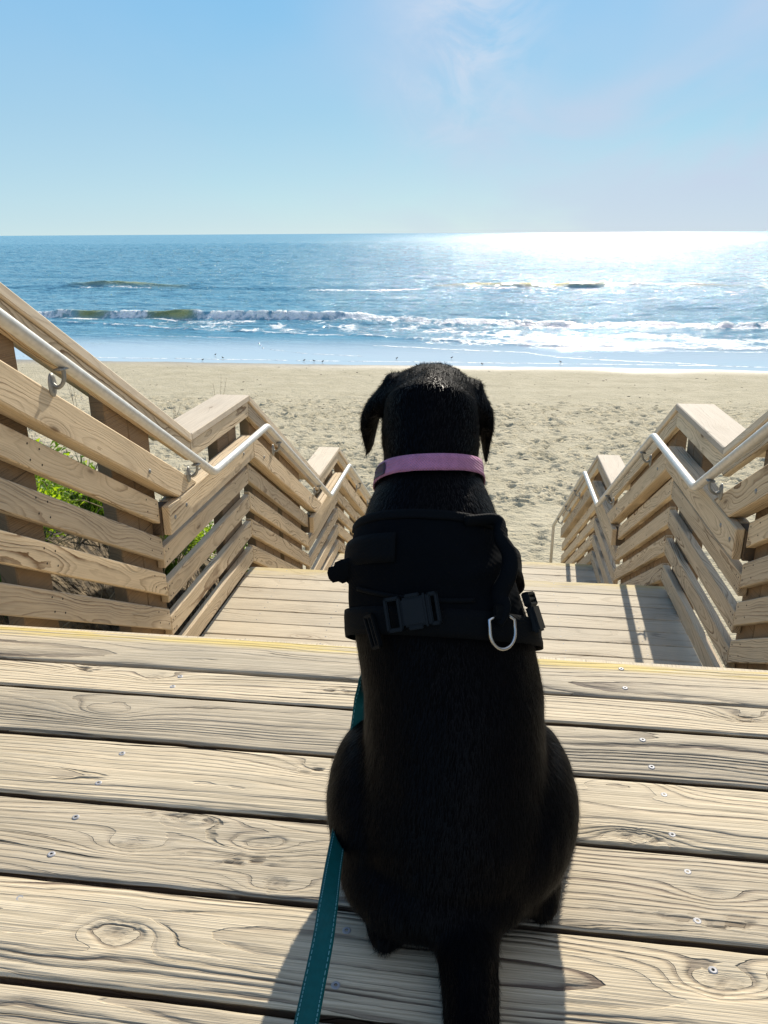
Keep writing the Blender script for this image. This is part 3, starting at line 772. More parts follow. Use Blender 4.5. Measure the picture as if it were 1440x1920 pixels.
lacem = g.ramp(vo.outputs['Distance'], .22, .02)
ff = g.m('ADD', fo, g.m('MULTIPLY', g.m('SUBTRACT', fn, .5), 1.1))
ff = g.m('ADD', ff, g.m('MULTIPLY', g.m('SUBTRACT', lacem, .4), .28))
fm = g.m('MULTIPLY', g.m('MULTIPLY', g.ramp(ff, .36, .86), .92), g.ramp(fo, .02, .12))
foamc = g.mix(g.ramp(g.noise(pos, 5, 4), .3, .7), (.74, .75, .74), (.90, .90, .87))
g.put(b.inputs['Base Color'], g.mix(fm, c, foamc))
g.put(b.inputs['Roughness'], g.m('MULTIPLY_ADD', fm, .55, g.m('ADD', .06, g.m('MULTIPLY', g.attr('far').outputs['Fac'], .18))))
w1 = g.noise(g.comb(g.m('MULTIPLY', px_, .30), g.m('MULTIPLY', py_, .62), 0.), 1., 3, .6, .4)
w2 = g.noise(g.comb(g.m('MULTIPLY', px_, 1.2), g.m('MULTIPLY', py_, 2.3), 3.), 1., 4, .62, .5)
w3 = g.noise(g.comb(g.m('MULTIPLY', px_, 6.), g.m('MULTIPLY', py_, 9.), 7.), 1., 3, .6, .3)
w0 = g.noise(g.comb(g.m('MULTIPLY', px_, .09), g.m('MULTIPLY', py_, .17), 0.), 1., 3, .65, .4)
hh = g.m('ADD', g.m('ADD', g.m('MULTIPLY', w1, .42), g.m('MULTIPLY', w0, 1.1)), g.m('ADD', g.m('MULTIPLY', w2, .21), g.m('MULTIPLY', w3, .030)))
hh = g.m('MULTIPLY', hh, g.m('MULTIPLY_ADD', ca, .985, .015))
hh = g.m('ADD', hh, g.m('MULTIPLY', fm, g.m('MULTIPLY', g.noise(pos, 7, 4), .10)))
g.l.new(g.bump(hh, 1.25, 1.), b.inputs['Normal'])
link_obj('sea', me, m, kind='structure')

# drift line scraps on the sand
scr = []
r = np.random.default_rng(12)
for _ in range(420):
    py = r.uniform(14, 34) if r.random() < .6 else r.normal(24.6, .7); px = r.uniform(-.75, .45)*py; s = r.uniform(.012, .045)
    zz = float(beach_z(np.array([px]), np.array([py]))[0])
    scr.append(ball((px, py, zz+.004), (s*r.uniform(.6, 2), s*.6, s*.3), (0, 0, r.uniform(0, 3)), sub=1))
me = from_np('drift_scraps', *merge(scr)); link_obj('drift_scraps', me, simple('drift_scrap', (.06, .05, .035), .9), kind='stuff')

# ------------------------------------------------------------------ dune plants
def leaf_mat(name, a, b_, trans=.55):
    m, g, b, out = new_mat(name)
    geo = g.node('ShaderNodeNewGeometry')
    c = g.mix(geo.outputs['Random Per Island'], a, b_)
    g.put(b.inputs['Base Color'], c); b.inputs['Roughness'].default_value = .5; b.inputs['Specular IOR Level'].default_value = .35
    tr = g.node('ShaderNodeBsdfTranslucent'); g.put(tr.inputs['Color'], g.mix(1., c, (1.5, 1.45, .5), 'MULTIPLY'))
    ms = g.node('ShaderNodeMixShader'); ms.inputs[0].default_value = trans
    g.l.new(b.outputs[0], ms.inputs[1]); g.l.new(tr.outputs[0], ms.inputs[2]); g.l.new(ms.outputs[0], out.inputs[0])
    return m
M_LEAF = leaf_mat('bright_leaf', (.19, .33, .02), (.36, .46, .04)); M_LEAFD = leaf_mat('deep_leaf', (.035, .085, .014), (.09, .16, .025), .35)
M_DEAD = simple('dead_stem', (.34, .27, .17), .85); M_TWIG = simple('twig', (.14, .10, .065), .9)
def leaf(c, dirv, L, Wd, rnd):
    d = Vector(dirv).normalized(); s = d.cross(Vector((rnd.gauss(0, .5), rnd.gauss(0, .5), 1))).normalized(); n = s.cross(d)
    c = Vector(c)
    return ([c, c+d*L*.5+s*Wd-n*.003, c+d*L-n*L*.12, c+d*L*.5-s*Wd-n*.003, c+d*L*.5+n*.004], [(0, 1, 4), (1, 2, 4), (2, 3, 4), (3, 0, 4)])
def bush_meshes(seed, n, rx, h, Ls, kind='leafy'):
    rnd = random.Random(seed); lv = []; st = []
    tips = []
    for k in range(9 if kind == 'leafy' else 14):
        a = rnd.uniform(0, 6.28); rr = rnd.uniform(.1, 1)*rx
        tip = Vector((rr*math.cos(a), rr*math.sin(a), h*rnd.uniform(.65, 1.05)*(1-.35*(rr/rx)**2)))
        P = [(0, 0, -.08), (tip.x*.35, tip.y*.35, tip.z*.5), tuple(tip)]
        st.append(tube_mesh(catmull(P, 3), [.004]*3+[.003]*3+[.0015], 5)); tips.append(tip)
    if kind == 'leafy':
        for _ in range(n):
            t = rnd.choice(tips); q = rnd.random()**.5
            c = Vector((t.x*q, t.y*q, t.z*q**.8))+Vector((rnd.gauss(0, .05), rnd.gauss(0, .05), rnd.gauss(0, .035)))
            c.z = max(c.z, .01)
            lv.append(leaf(c, (c.x*1.5+rnd.gauss(0, .25), c.y*1.5+rnd.gauss(0, .25), rnd.uniform(.0, .5)), rnd.uniform(.7, 1.3)*Ls, Ls*.28, rnd))
    else:
        for _ in range(n):
            a = rnd.uniform(0, 6.28); L = h*rnd.uniform(.5, 1.15); lean = rnd.uniform(.15, .8)
            b0 = Vector((rnd.gauss(0, rx*.25), rnd.gauss(0, rx*.25), -.03)); V = []; F = []
            side = Vector((-math.sin(a), math.cos(a), 0))
            for k in range(6):
                t = k/5; p = b0+Vector((math.cos(a)*lean*L*t**1.6, math.sin(a)*lean*L*t**1.6, L*(t-.38*lean*t*t)))
                wd = .006*(1-t)**.7+.0006
                V += [p+side*wd, p-side*wd]
            for k in range(5): F.append((2*k, 2*k+1, 2*k+3, 2*k+2))
            lv.append((V, F))
    return from_np('stems', *merge(st)), from_np('leaves', *merge(lv))
PROTO = {'leafy': [bush_meshes(s, 1000, .30, .40, .042) for s in (1, 2, 3)], 'grass': [bush_meshes(s, 150, .2, .42, 0, 'grass') for s in (4, 5)]}
for a, b_ in PROTO['leafy']: a.materials.append(M_TWIG); b_.materials.append(M_LEAF)
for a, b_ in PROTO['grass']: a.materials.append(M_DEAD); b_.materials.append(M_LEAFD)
def plant(kind, i, x, y, sc_, label, cat, group, dz=0, name=None):
    z = float(beach_z(np.array([x]), np.array([y]))[0])+dz
    e = bpy.data.objects.new(name or ('dune_shrub' if kind == 'leafy' else 'grass_tuft'), None); COL.objects.link(e)
    e.location = (x, y, z); e.scale = (sc_, sc_, sc_*random.uniform(.85, 1.1)); e.rotation_euler = (0, 0, random.random()*6)
    e['label'] = label; e['category'] = cat; e['group'] = group
    ms = PROTO[kind][i % len(PROTO[kind])]
    for me_, nm in zip(ms, ('stems', 'leaves')):
        o = bpy.data.objects.new(nm, me_); COL.objects.link(o); o.parent = e
        o['kind'] = 'stuff'
    return e
GL = 'green plants on the dune left of the stairs'
k = 0
for (x, y, s) in ((-1.95, 3.05, .8), (-2.30, 3.35, 1.0), (-2.70, 3.6, 1.1), (-2.15, 3.8, 1.0), (-2.6, 4.05, 1.1), (-3.1, 4.0, 1.2), (-2.25, 4.35, .95), (-2.9, 4.6, 1.1), (-3.45, 4.6, 1.2), (-3.6, 3.9, 1.1), (-3.2, 3.4, 1.1), (-3.9, 5.0, 1.2)):
    k += 1; plant('leafy', k, x, y, s, ('bright yellow-green leafy shrub close behind the left railing, front row' if y < 3.9 and x > -2.5 else 'bright yellow-green leafy shrub on the dune, rear row, behind the left slats'), 'shrub', GL)
for (x, y, s) in ((-1.95, 4.85, .8), (-2.25, 5.3, .9), (-1.9, 5.6, .7)):
    k += 1; plant('leafy', k, x, y, s, 'small green shrub behind the slats of the left railing at the first landing', 'shrub', GL)
for (x, y, s) in ((-2.0, 3.5, 1.0), (-1.85, 2.6, 1.), (-2.35, 2.9, 1.1), (-2.1, 4.5, .9), (-2.5, 5.0, 1.1), (-1.8, 3.95, .8)):
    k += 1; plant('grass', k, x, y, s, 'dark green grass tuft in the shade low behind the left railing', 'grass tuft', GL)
plant('leafy', 1, -1.75, 4.95, .42, 'small green sprig between the slats at the far end of the first landing, left', 'plant', GL, .35)
plant('leafy', 2, 1.55, 4.05, .55, 'small green plant on the sand behind the right railing at the first landing', 'plant', 'plants right of the stairs')
plant('leafy', 3, 1.75, 3.45, .5, 'low green plant behind the right railing just past the brown post', 'plant', 'plants right of the stairs')
# dead stems, twigs and tall dry stalks
dm = []; rnd = random.Random(5)
for _ in range(420):
    x = rnd.uniform(-3.4, -1.62); y = rnd.uniform(2.2, 6.0); z0 = float(beach_z(np.array([x]), np.array([y]))[0]); a = rnd.uniform(0, 6.28); L = rnd.uniform(.15, .5)
    P = [(x, y, z0-.02), (x+L*.4*math.cos(a), y+L*.4*math.sin(a), z0+rnd.uniform(.05, .22)), (x+L*math.cos(a), y+L*math.sin(a), z0+rnd.uniform(.0, .18))]
    dm.append(tube_mesh(catmull(P, 3), rnd.uniform(.0015, .004), 4, caps=False))
me = from_np('dead_stems', *merge(dm)); link_obj('dead_stems', me, M_DEAD, kind='stuff')
for i in range(12):
    st = []; x0, y0 = (-rnd.uniform(7.5, 12.5), rnd.uniform(14.5, 23)) if i < 7 else (-rnd.uniform(2.6, 5.), rnd.uniform(5.5, 9))
    z0 = float(beach_z(np.array([x0]), np.array([y0]))[0])
    for q in range(3):
        h = rnd.uniform(.5, 1.2); lx, ly = rnd.gauss(0, .12), rnd.gauss(0, .12); bx_, by_ = rnd.gauss(0, .05), rnd.gauss(0, .05)
        st.append(tube_mesh([(bx_, by_, -.05), (bx_+lx*.4, by_+ly*.4, h*.5), (bx_+lx, by_+ly, h)], [.006, .005, .002], 5))
        for t in np.linspace(.45, .98, 6):
            a = rnd.uniform(0, 6.28); p = Vector((bx_+lx*t, by_+ly*t, h*t)); st.append(tube_mesh([p, p+Vector((.05*math.cos(a), .05*math.sin(a), .05))], [.003, .001], 4))
    me = from_np('dry_weed', *merge(st)); o = link_obj('dry_weed', me, M_TWIG, label=('tall thin dry weed stalks standing in the open sand beyond the left railing' if i < 7 else 'dry weed stalks seen between the slats of the left railing against the sand'), category='dry weed', group=('dry stalks on the open sand' if i < 7 else 'dry stalks close behind the left railing'))
    o.location = (x0, y0, z0)

# ------------------------------------------------------------------ shore birds
M_BB = simple('bird_back', (.10, .085, .07), .8); M_BW = simple('bird_belly', (.55, .52, .48), .8); M_BL = simple('bird_leg', (.02, .02, .02), .6)
BL = ['tiny shorebird standing in the thin wash, farther left of the three by the left rail', 'tiny shorebird on wet sand just right of and below the first one', 'tiny shorebird on dry sand, leftmost of all the birds',
      'tiny shorebird at the waterline, leftmost of three in a row left of the dog', 'tiny shorebird at the waterline, middle of three in a row left of the dog', 'tiny shorebird at the waterline, rightmost of three in a row left of the dog',
      'tiny shorebird in the shallow wash above the left side of the dog head', 'tiny shorebird in the shallow wash above the right side of the dog head', 'tiny shorebird at the waterline right of the dog, under the glitter', 'tiny shorebird on the sand just right of the dog head']
BP = ((-13.26, 37.48), (-12.55, 36.49), (-13.29, 35.76), (-8.48, 36.03), (-7.98, 35.91), (-7.55, 35.79), (-4.25, 37.07), (-1.68, 37.47), (3.3, 36.62), (-0.23, 35.68))
body = merge([ball((0, 0, .085), (.034, .06, .032), (.25, 0, 0), 2), ball((0, .055, .128), (.019, .022, .019), None, 2), tube_mesh([(0, .03, .10), (0, .052, .122)], [.022, .016], 8), tube_mesh([(0, -.04, .085), (0, -.095, .075)], [(.012, .02), (.004, .012)], 8)])
belly = ball((0, .012, .074), (.029, .045, .027), (.25, 0, 0), 2); beak = tube_mesh([(0, .072, .127), (0, .108, .120)], [.004, .0015], 6)
leg0 = tube_mesh([(.012, .0, .06), (.012, -.012, .03), (.012, .0, 0)], .0022, 5); foot = tube_mesh([(.012, 0, .002), (.012, .022, .001)], [.003, .001], 5)
mb = {'body': from_np('body', *body, True), 'belly': from_np('belly', *belly, True), 'beak': from_np('beak', *beak), 'leg': from_np('leg', *merge([leg0, foot]))}
for kk, mm in (('body', M_BB), ('belly', M_BW), ('beak', M_BL), ('leg', M_BL)): mb[kk].materials.append(mm)
for (x, y), lb in zip(BP, BL):
    z = max(SEA_Z-.005, float(beach_z(np.array([x]), np.array([y]))[0]))
    e = bpy.data.objects.new('shorebird', None); COL.objects.link(e); e.location = (x, y, z); e.rotation_euler = (0, 0, random.choice((-1.3, 1.4, 1.8, -1.8))+random.uniform(-.3, .3)); e.scale = (.8,)*3
    e['label'] = lb; e['category'] = 'bird'; e['group'] = 'shorebirds at the waterline'
    for kk in ('body', 'belly', 'beak', 'leg'):
        o = bpy.data.objects.new(kk, mb[kk]); COL.objects.link(o); o.parent = e
    o = bpy.data.objects.new('leg', mb['leg']); COL.objects.link(o); o.parent = e; o.location = (-.024, .004, 0)
# ------------------------------------------------------------------ the dog
S = .7535                                        # the dog was measured in a frame S times its real size
def DP(x, y, z): return Vector((x*S, y*S, z*S))
def view_dir(px, py): return (CF*FPX+CR*(px-720)+CU*(960-py)).normalized()
def to_px(P):
    d = Vector(P)-CPOS; zz = d.dot(CF); return 720+FPX*d.dot(CR)/zz, 960-FPX*d.dot(CU)/zz
rowt = [(686, 790, 832), (700, 762, 868), (720, 745, 885), (760, 722, 898), (800, 713, 903), (850, 719, 899), (880, 722, 895), (920, 711, 909), (960, 692, 930), (1000, 680, 942), (1050, 664, 956), (1100, 660, 970), (1150, 661, 990), (1200, 668, 1006),
        (1250, 674, 1016), (1300, 682, 1022), (1350, 688, 1024), (1400, 690, 1020), (1450, 684, 1028), (1500, 672, 1034), (1550, 664, 1036), (1600, 662, 1032), (1650, 668, 1024), (1700, 682, 1006), (1760, 705, 975), (1800, 730, 950)]
ra = np.array(rowt, float)
rings = [(.985, .035, .075), (.985, .085, .115), (1.00, .16, .140), (1.03, .25, .145), (1.065, .34, .150), (1.105, .43, .158), (1.15, .52, .158), (1.19, .595, .135), (1.215, .655, .112), (1.235, .71, .100), (1.255, .755, .096), (1.275, .785, .060)]
rings = [(a*S, b*S, c*S) for a, b, c in rings]
def ring_at(i):
    y, z, b = rings[i]
    a = rings[max(0, i-1)]; c = rings[min(len(rings)-1, i+1)]
    t = Vector((0, c[0]-a[0], c[1]-a[1])).normalized(); n = Vector((0, -t.z, t.y))      # n: towards the dog's back
    pxrow = to_px((0, y, z))[1]
    xl = np.interp(pxrow, ra[:, 0], ra[:, 1]); xr = np.interp(pxrow, ra[:, 0], ra[:, 2])
    def solve(px):
        lo, hi = -.6, .6
        for _ in range(40):
            mid = (lo+hi)/2
            if to_px((mid, y, z))[0] < px: lo = mid
            else: hi = mid
        return lo
    L_, R_ = solve(xl), solve(xr)
    if i == len(rings)-1: L_, R_ = L_+.028, R_-.028
    return L_, R_, y, z, b, t, n
RING = [ring_at(i) for i in range(len(rings))]
def spine(s):
    """centre, half-widths and frame of the trunk at ring parameter s"""
    i = min(int(s), len(RING)-2); f = s-i; A, B = RING[i], RING[i+1]
    L = [A[k]*(1-f)+B[k]*f for k in range(5)]; t = (A[5]*(1-f)+B[5]*f).normalized(); n = Vector((0, -t.z, t.y))
    return Vector(((L[0]+L[1])/2, L[2], L[3])), (L[1]-L[0])/2, L[4], t, n
parts = []
V = []; F = []; SEG = 40
ss = np.linspace(0, len(RING)-1, 46)
for s in ss:
    c, a, b, t, n = spine(s)
    for k in range(SEG):
        q = 2*math.pi*k/SEG; cu, su = math.cos(q), math.sin(q)
        ex = .92
        V.append(c+Vector((a*math.copysign(abs(su)**ex, su), 0, 0))+n*(b*math.copysign(abs(cu)**ex, cu)*(1.0 if cu > 0 else 1.12)))
for i in range(len(ss)-1):
    for k in range(SEG): F.append((i*SEG+k, i*SEG+(k+1) % SEG, (i+1)*SEG+(k+1) % SEG, (i+1)*SEG+k))
F.append(tuple(range(SEG-1, -1, -1))); F.append(tuple((len(ss)-1)*SEG+k for k in range(SEG)))
parts.append((V, F))
def at_px(px, py, Y):                       # point at depth Y (in dog units) that shows at this picture position; used for the joints' measured places
    d = view_dir(px, py); return CPOS+d*(Y*S/d.y)
def seg(points, radii, seg_=18, up=(0, 0, 1)):
    P = catmull([tuple(p) for p in points], 6); n = len(P)
    R0 = np.array([[r, r] if isinstance(r, (int, float)) else r for r in radii], float)*S
    idx = np.linspace(0, len(radii)-1, n); R = [(np.interp(i, range(len(radii)), R0[:, 0]), np.interp(i, range(len(radii)), R0[:, 1])) for i in idx]
    T = tube_mesh(P, R, seg_, up=up)
    e0 = ball(P[0], R[0][0]*.97, sub=2); e1 = ball(P[-1], R[-1][0]*.97, sub=2)
    return [T, e0, e1] if abs(R[0][0]-R[0][1]) < 1e-6 else [T]
# rump, thighs
for sgn, cxp, ox in ((-1, 620, 1), (1, 1081, -1)):
    # outermost thigh point sits at the measured column
    e = at_px(cxp, 1560, 1.05)
    rx = .098*S
    c = Vector((e.x-sgn*rx, 1.045*S, .150*S))
    parts.append(ball(c, (rx, .150*S, .128*S), (math.radians(28), 0, 0), 3))
    parts.append(ball(c+Vector((-sgn*.02*S, .09*S, .03*S)), (.075*S, .11*S, .095*S), (math.radians(10), 0, 0), 3))
    parts.append(ball(c+Vector((-sgn*.022*S, -.045*S, -.055*S)), (.085*S, .105*S, .088*S), (math.radians(35), 0, 0), 3))
    parts.append(ball(c+Vector((-sgn*.045*S, -.02*S, .085*S)), (.07*S, .10*S, .11*S), (math.radians(25), 0, 0), 3))
cen = (RING[1][0]+RING[1][1])/2
parts.append(ball((cen-.02*S, .945*S, .085*S), (.15*S, .105*S, .085*S), None, 3))
parts.append(ball((cen, .955*S, .14*S), (.125*S, .10*S, .10*S), None, 3))
# hind feet, flat on the boards; heels show on both sides of the rump
parts += seg([DP(-.118, .885, .030), DP(-.135, 1.0, .028), DP(-.15, 1.13, .026), DP(-.15, 1.20, .028)], [.030, .024, .028, .033])
parts += seg([DP(.112, .965, .034), DP(.135, 1.06, .030), DP(.16, 1.17, .028), DP(.165, 1.25, .028)], [.030, .024, .028, .033])
# shoulders, forelegs
SX = (RING[6][0]+RING[6][1])/2/S
for sgn in (-1, 1):
    parts.append(ball(DP(SX+sgn*.060, 1.215, .45), (.062*S, .085*S, .115*S), (math.radians(-18), 0, 0), 3))
    parts += seg([DP(SX+sgn*.062, 1.25, .40), DP(SX+sgn*.068, 1.285, .26), DP(SX+sgn*.066, 1.315, .13), DP(SX+sgn*.068, 1.33, .04), DP(SX+sgn*.072, 1.375, .024)], [.058, .042, .032, .028, .034])
    for tq in (-.022, 0, .022): parts.append(ball(DP(SX+sgn*.072+tq, 1.405, .018), (.012*S, .022*S, .016*S), None, 2))
parts.append(ball(DP(SX, 1.27, .44), (.10*S, .10*S, .15*S), None, 3))
# skull, cheeks, muzzle
def solve_x(px, y, z):
    lo, hi = -.6, .6
    for _ in range(40):
        mid = (lo+hi)/2
        if to_px((mid, y, z))[0] < px: lo = mid
        else: hi = mid
    return lo
hx = solve_x(810, 1.28*S, .74*S)
parts.append(ball((hx, 1.285*S, .733*S), (.083*S, .105*S, .082*S), (math.radians(-8), 0, 0), 3))
parts.append(ball((hx, 1.262*S, .712*S), (.082*S, .085*S, .075*S), None, 3))
parts.append(ball((hx, 1.36*S, .715*S), (.066*S, .075*S, .058*S), None, 3))
parts += seg([(hx, 1.37*S, .70*S), (hx, 1.44*S, .685*S), (hx, 1.485*S, .68*S)], [.052, .043, .036])
parts.append(ball((hx, 1.512*S, .695*S), (.018*S, .014*S, .014*S), None, 2))
# ears: thick drooping flaps
def ear(rows, Y):
    pts, rad = [], []
    for k, (x, y, hw) in enumerate(rows):
        p = at_px(x, y, Y+.006*k); pts.append(tuple(p)); zc_ = (p-CPOS).dot(CF)
        w_ = hw*zc_/FPX/S; rad.append((.040 if 0 < k < 4 else (.030 if k < 5 else .014), w_*.95))
    P = catmull(pts, 6); n = len(P); R0 = np.array(rad)*S; idx = np.linspace(0, len(rad)-1, n)
    R = [(np.interp(i, range(len(rad)), R0[:, 0]), max(.0045, np.interp(i, range(len(rad)), R0[:, 1]))) for i in idx]
    return [tube_mesh(P, R, 20, up=(0, 1, 0))]
parts += ear([(752, 722, 14), (727, 735, 15), (707, 758, 18), (694, 785, 15), (693, 815, 11), (692, 838, 8), (691, 850, 4)], 1.30)
parts += ear([(872, 728, 14), (893, 740, 14), (908, 762, 15), (913, 790, 12), (911, 822, 10), (911, 850, 8), (911, 866, 4)], 1.30)
parts.append(ball(at_px(738, 712, 1.30), (.018*S, .028*S, .014*S), None, 2)); parts.append(ball(at_px(890, 724, 1.30), (.018*S, .028*S, .014*S), None, 2))
# tail lying on the boards towards the viewer
parts += seg([DP(.0, .93, .075), DP(.004, .85, .060), DP(.012, .76, .040), DP(.015, .66, .034), DP(.020, .52, .030), DP(.03, .38, .024), DP(.045, .27, .018)], [.055, .047, .038, .034, .030, .024, .010])
Vd, Fd = merge(parts)
tmp = from_np('dog_tmp', Vd, Fd); to = bpy.data.objects.new('dog_tmp', tmp); COL.objects.link(to)
md = to.modifiers.new('r', 'REMESH'); md.mode = 'VOXEL'; md.voxel_size = .0052
sm_ = to.modifiers.new('s', 'SMOOTH'); sm_.iterations = 9; sm_.factor = .5
dg = bpy.context.evaluated_depsgraph_get()
dogme = bpy.data.meshes.new_from_object(to.evaluated_get(dg)); dogme.name = 'dog'
bpy.data.objects.remove(to)
# gentle surface unevenness: muscle and loose skin
n = len(dogme.vertices); co = np.empty(n*3, np.float32); dogme.vertices.foreach_get('co', co); co = co.reshape(-1, 3).astype(float)
no = np.empty(n*3, np.float32); dogme.vertices.foreach_get('normal', no); no = no.reshape(-1, 3)
dis = .0026*fbm(co[:, 0]*14, co[:, 2]*9+co[:, 1]*7, 3, 3)+.0009*fbm(co[:, 0]*60, co[:, 2]*30+co[:, 1]*30, 8, 2)
co = co+no*dis[:, None]; co[:, 2] = np.maximum(co[:, 2], .0015)
dogme.vertices.foreach_set('co', co.astype(np.float32).ravel()); dogme.update()
dogme.polygons.foreach_set('use_smooth', np.ones(len(dogme.polygons), bool)); dogme.materials.clear()
def coat(name, hair=False):
    m, g, b, _ = new_mat(name)
    pos = g.node('ShaderNodeNewGeometry').outputs['Position']
    n = g.noise(g.v('MULTIPLY', pos, (420., 120., 60.)), 1., 3)
    g.put(b.inputs['Base Color'], g.mix(n, (.0006, .0009, .0018), (.0014, .0015, .0022) if not hair else (.0026, .0022, .0024)))
    b.inputs['Roughness'].default_value = .55 if not hair else .42
    b.inputs['Specular IOR Level'].default_value = .03 if not hair else .11
    b.inputs['Sheen Weight'].default_value = .0; b.inputs['Sheen Roughness'].default_value = .4
    if not hair: g.l.new(g.bump(g.noise(g.v('MULTIPLY', pos, (700., 300., 130.)), 1., 3), .0016), b.inputs['Normal'])
    return m
M_COAT = coat('black_coat'); M_HAIR = coat('black_hair', True)
dog = link_obj('dog', dogme, M_COAT, label='black dog sitting on the deck with its back to the viewer, facing the sea', category='dog')
dog['label'] = 'black dog sitting on the deck with its back to the viewer, facing the sea'
bvh = BVHTree.FromPolygons([tuple(v) for v in co], [tuple(p.vertices) for p in dogme.polygons])
# short coat: tapered blades lying along the body
tri = []; 
for p in dogme.polygons:
    tri.append(p.vertices[:3])
    if len(p.vertices) == 4: tri.append((p.vertices[0], p.vertices[2], p.vertices[3]))
tri = np.array([list(t) for t in tri]); A, B, C_ = co[tri[:, 0]], co[tri[:, 1]], co[tri[:, 2]]
nrm = np.cross(B-A, C_-A); ar = np.linalg.norm(nrm, axis=1); nrm /= np.maximum(ar, 1e-12)[:, None]
NF = 150000
pick = rng.choice(len(tri), NF, p=ar/ar.sum()); r1, r2 = np.sqrt(rng.random(NF)), rng.random(NF)
P0 = A[pick]*(1-r1)[:, None]+B[pick]*(r1*(1-r2))[:, None]+C_[pick]*(r1*r2)[:, None]; N0 = nrm[pick]
flow = np.tile(np.array([0, -.55, -.85]), (NF, 1)); flow[:, 0] += (P0[:, 0]-.0)*1.2
tail_ = P0[:, 1] < .62; flow[tail_] = np.array([0, -1., 0])
headm = P0[:, 2] > .52; flow[headm] = np.array([0, -1., -.35])
flow += rng.normal(0, .16, flow.shape)
tg = flow-N0*(flow*N0).sum(1)[:, None]; tg /= np.maximum(np.linalg.norm(tg, axis=1), 1e-6)[:, None]
Lh = rng.uniform(.007, .014, NF)*np.where(P0[:, 2] < .30, 1.15, .85); lift = rng.uniform(.10, .34, NF)
sd = np.cross(tg, N0); wd = rng.uniform(.00022, .00042, NF)
tip = P0+tg*Lh[:, None]+N0*(Lh*lift)[:, None]; base_ = P0-N0*.0008
HV = np.stack([base_+sd*wd[:, None], base_-sd*wd[:, None], tip], 1).reshape(-1, 3); HV[:, 2] = np.maximum(HV[:, 2], .0006)
hm = from_np('short_coat', HV, np.arange(NF*3).reshape(-1, 3)); link_obj('short_coat', hm, M_HAIR, dog, kind='stuff')

# ------------------------------------------------------------------ collar and harness
def wrap_hit(s, phi, lean=0.):
    """skin point of the trunk at ring s, angle phi from the back (positive to the right)"""
    c, a, b, t, n = spine(s)
    d = (n*math.cos(phi)+Vector((math.sin(phi), 0, 0))+t*lean).normalized()
    far = c+d*.6; best = None; o = far
    h = bvh.ray_cast(o, -d, .6)
    if h[0] is None: return c+d*a, d, t
    return h[0], d, t
def wrap_band(name, sfun, wid, off, th, mat, parent, phi0=-math.pi, phi1=math.pi, n=72, m_=5, smooth_=3):
    """webbing laid round the trunk: sfun(phi) gives the ring parameter; wid in metres"""
    closed = abs(phi1-phi0-2*math.pi) < 1e-6
    cols = n if closed else n+1
    P = np.zeros((cols, 3)); D = np.zeros((cols, 3)); T = np.zeros((cols, 3))
    for j in range(cols):
        ph = phi0+(phi1-phi0)*j/n; p, d, t = wrap_hit(sfun(ph), ph); P[j] = p; D[j] = d; T[j] = t
    for _ in range(smooth_):
        if closed: Q = (np.roll(P, 1, 0)+P*2+np.roll(P, -1, 0))/4
        else: Q = P.copy(); Q[1:-1] = (P[:-2]+2*P[1:-1]+P[2:])/4
        P = Q
    V = []
    for lay, oo in ((0, off), (1, off+th)):
        for i in range(m_):
            f = (i/(m_-1)-.5)
            for j in range(cols):
                d = Vector(D[j]); tan = Vector(P[(j+1) % cols if closed else min(j+1, cols-1)])-Vector(P[j-1 if (closed or j) else 0])
                w_ = d.cross(tan).normalized()
                if w_.dot(Vector(T[j])) < 0: w_ = -w_
                p = Vector(P[j])+w_*(f*wid)
                h = bvh.find_nearest(p, .05)
                if h[0] is not None:
                    ins = (p-h[0]).dot(h[1])
                    if ins < 0: p = h[0]
                V.append(p+d*oo-d*(.0012*(abs(f)*2)**6 if lay else 0))
    F = []
    rng_ = range(cols if closed else cols-1); L0 = m_*cols
    for i in range(m_-1):
        for j in rng_:
            k = (j+1) % cols
            F.append((L0+i*cols+j, L0+i*cols+k, L0+(i+1)*cols+k, L0+(i+1)*cols+j)); F.append((i*cols+k, i*cols+j, (i+1)*cols+j, (i+1)*cols+k))
    for i, fl_ in ((0, 1), (m_-1, 0)):
        for j in rng_:
            k = (j+1) % cols; a, b, c, d = i*cols+j, i*cols+k, L0+i*cols+k, L0+i*cols+j
            F.append((a, b, c, d) if fl_ else (b, a, d, c))
    if not closed:
        for j, fl_ in ((0, 0), (cols-1, 1)):
            for i in range(m_-1):
                a, b, c, d = i*cols+j, (i+1)*cols+j, L0+(i+1)*cols+j, L0+i*cols+j
                F.append((a, b, c, d) if fl_ else (b, a, d, c))
    me = from_np(name, V, F, True); return link_obj(name, me, mat, parent)
def web_mat(name, col, rough=.75, wv=900., bd=.0005, spec=.3, sheen=.1):
    m, g, b, _ = new_mat(name)
    pos = g.node('ShaderNodeNewGeometry').outputs['Position']
    x, y, z = g.sep(pos)
    wv_ = g.m('MULTIPLY', g.m('SINE', g.m('MULTIPLY', g.m('ADD', x, g.m('MULTIPLY', y, .3)), wv*2)), g.m('SINE', g.m('MULTIPLY', z, wv*2.3)))
    n = g.noise(pos, 120, 3)
    g.put(b.inputs['Base Color'], g.mix(g.ramp(n, .3, .7), tuple(q*.85 for q in col), col))
    b.inputs['Roughness'].default_value = rough; b.inputs['Specular IOR Level'].default_value = spec; b.inputs['Sheen Weight'].default_value = sheen
    g.l.new(g.bump(g.m('ADD', wv_, g.m('MULTIPLY', n, .8)), bd), b.inputs['Normal'])
    return m
M_PINK = web_mat('pink_webbing', (.46, .19, .32)); M_BLK = web_mat('black_webbing', (.0018, .0030, .0042), bd=.00012, spec=.08, sheen=0.); M_VEST = web_mat('black_vest_fabric', (.0014, .0024, .0036), .85, 500., .0001, .06, 0.)
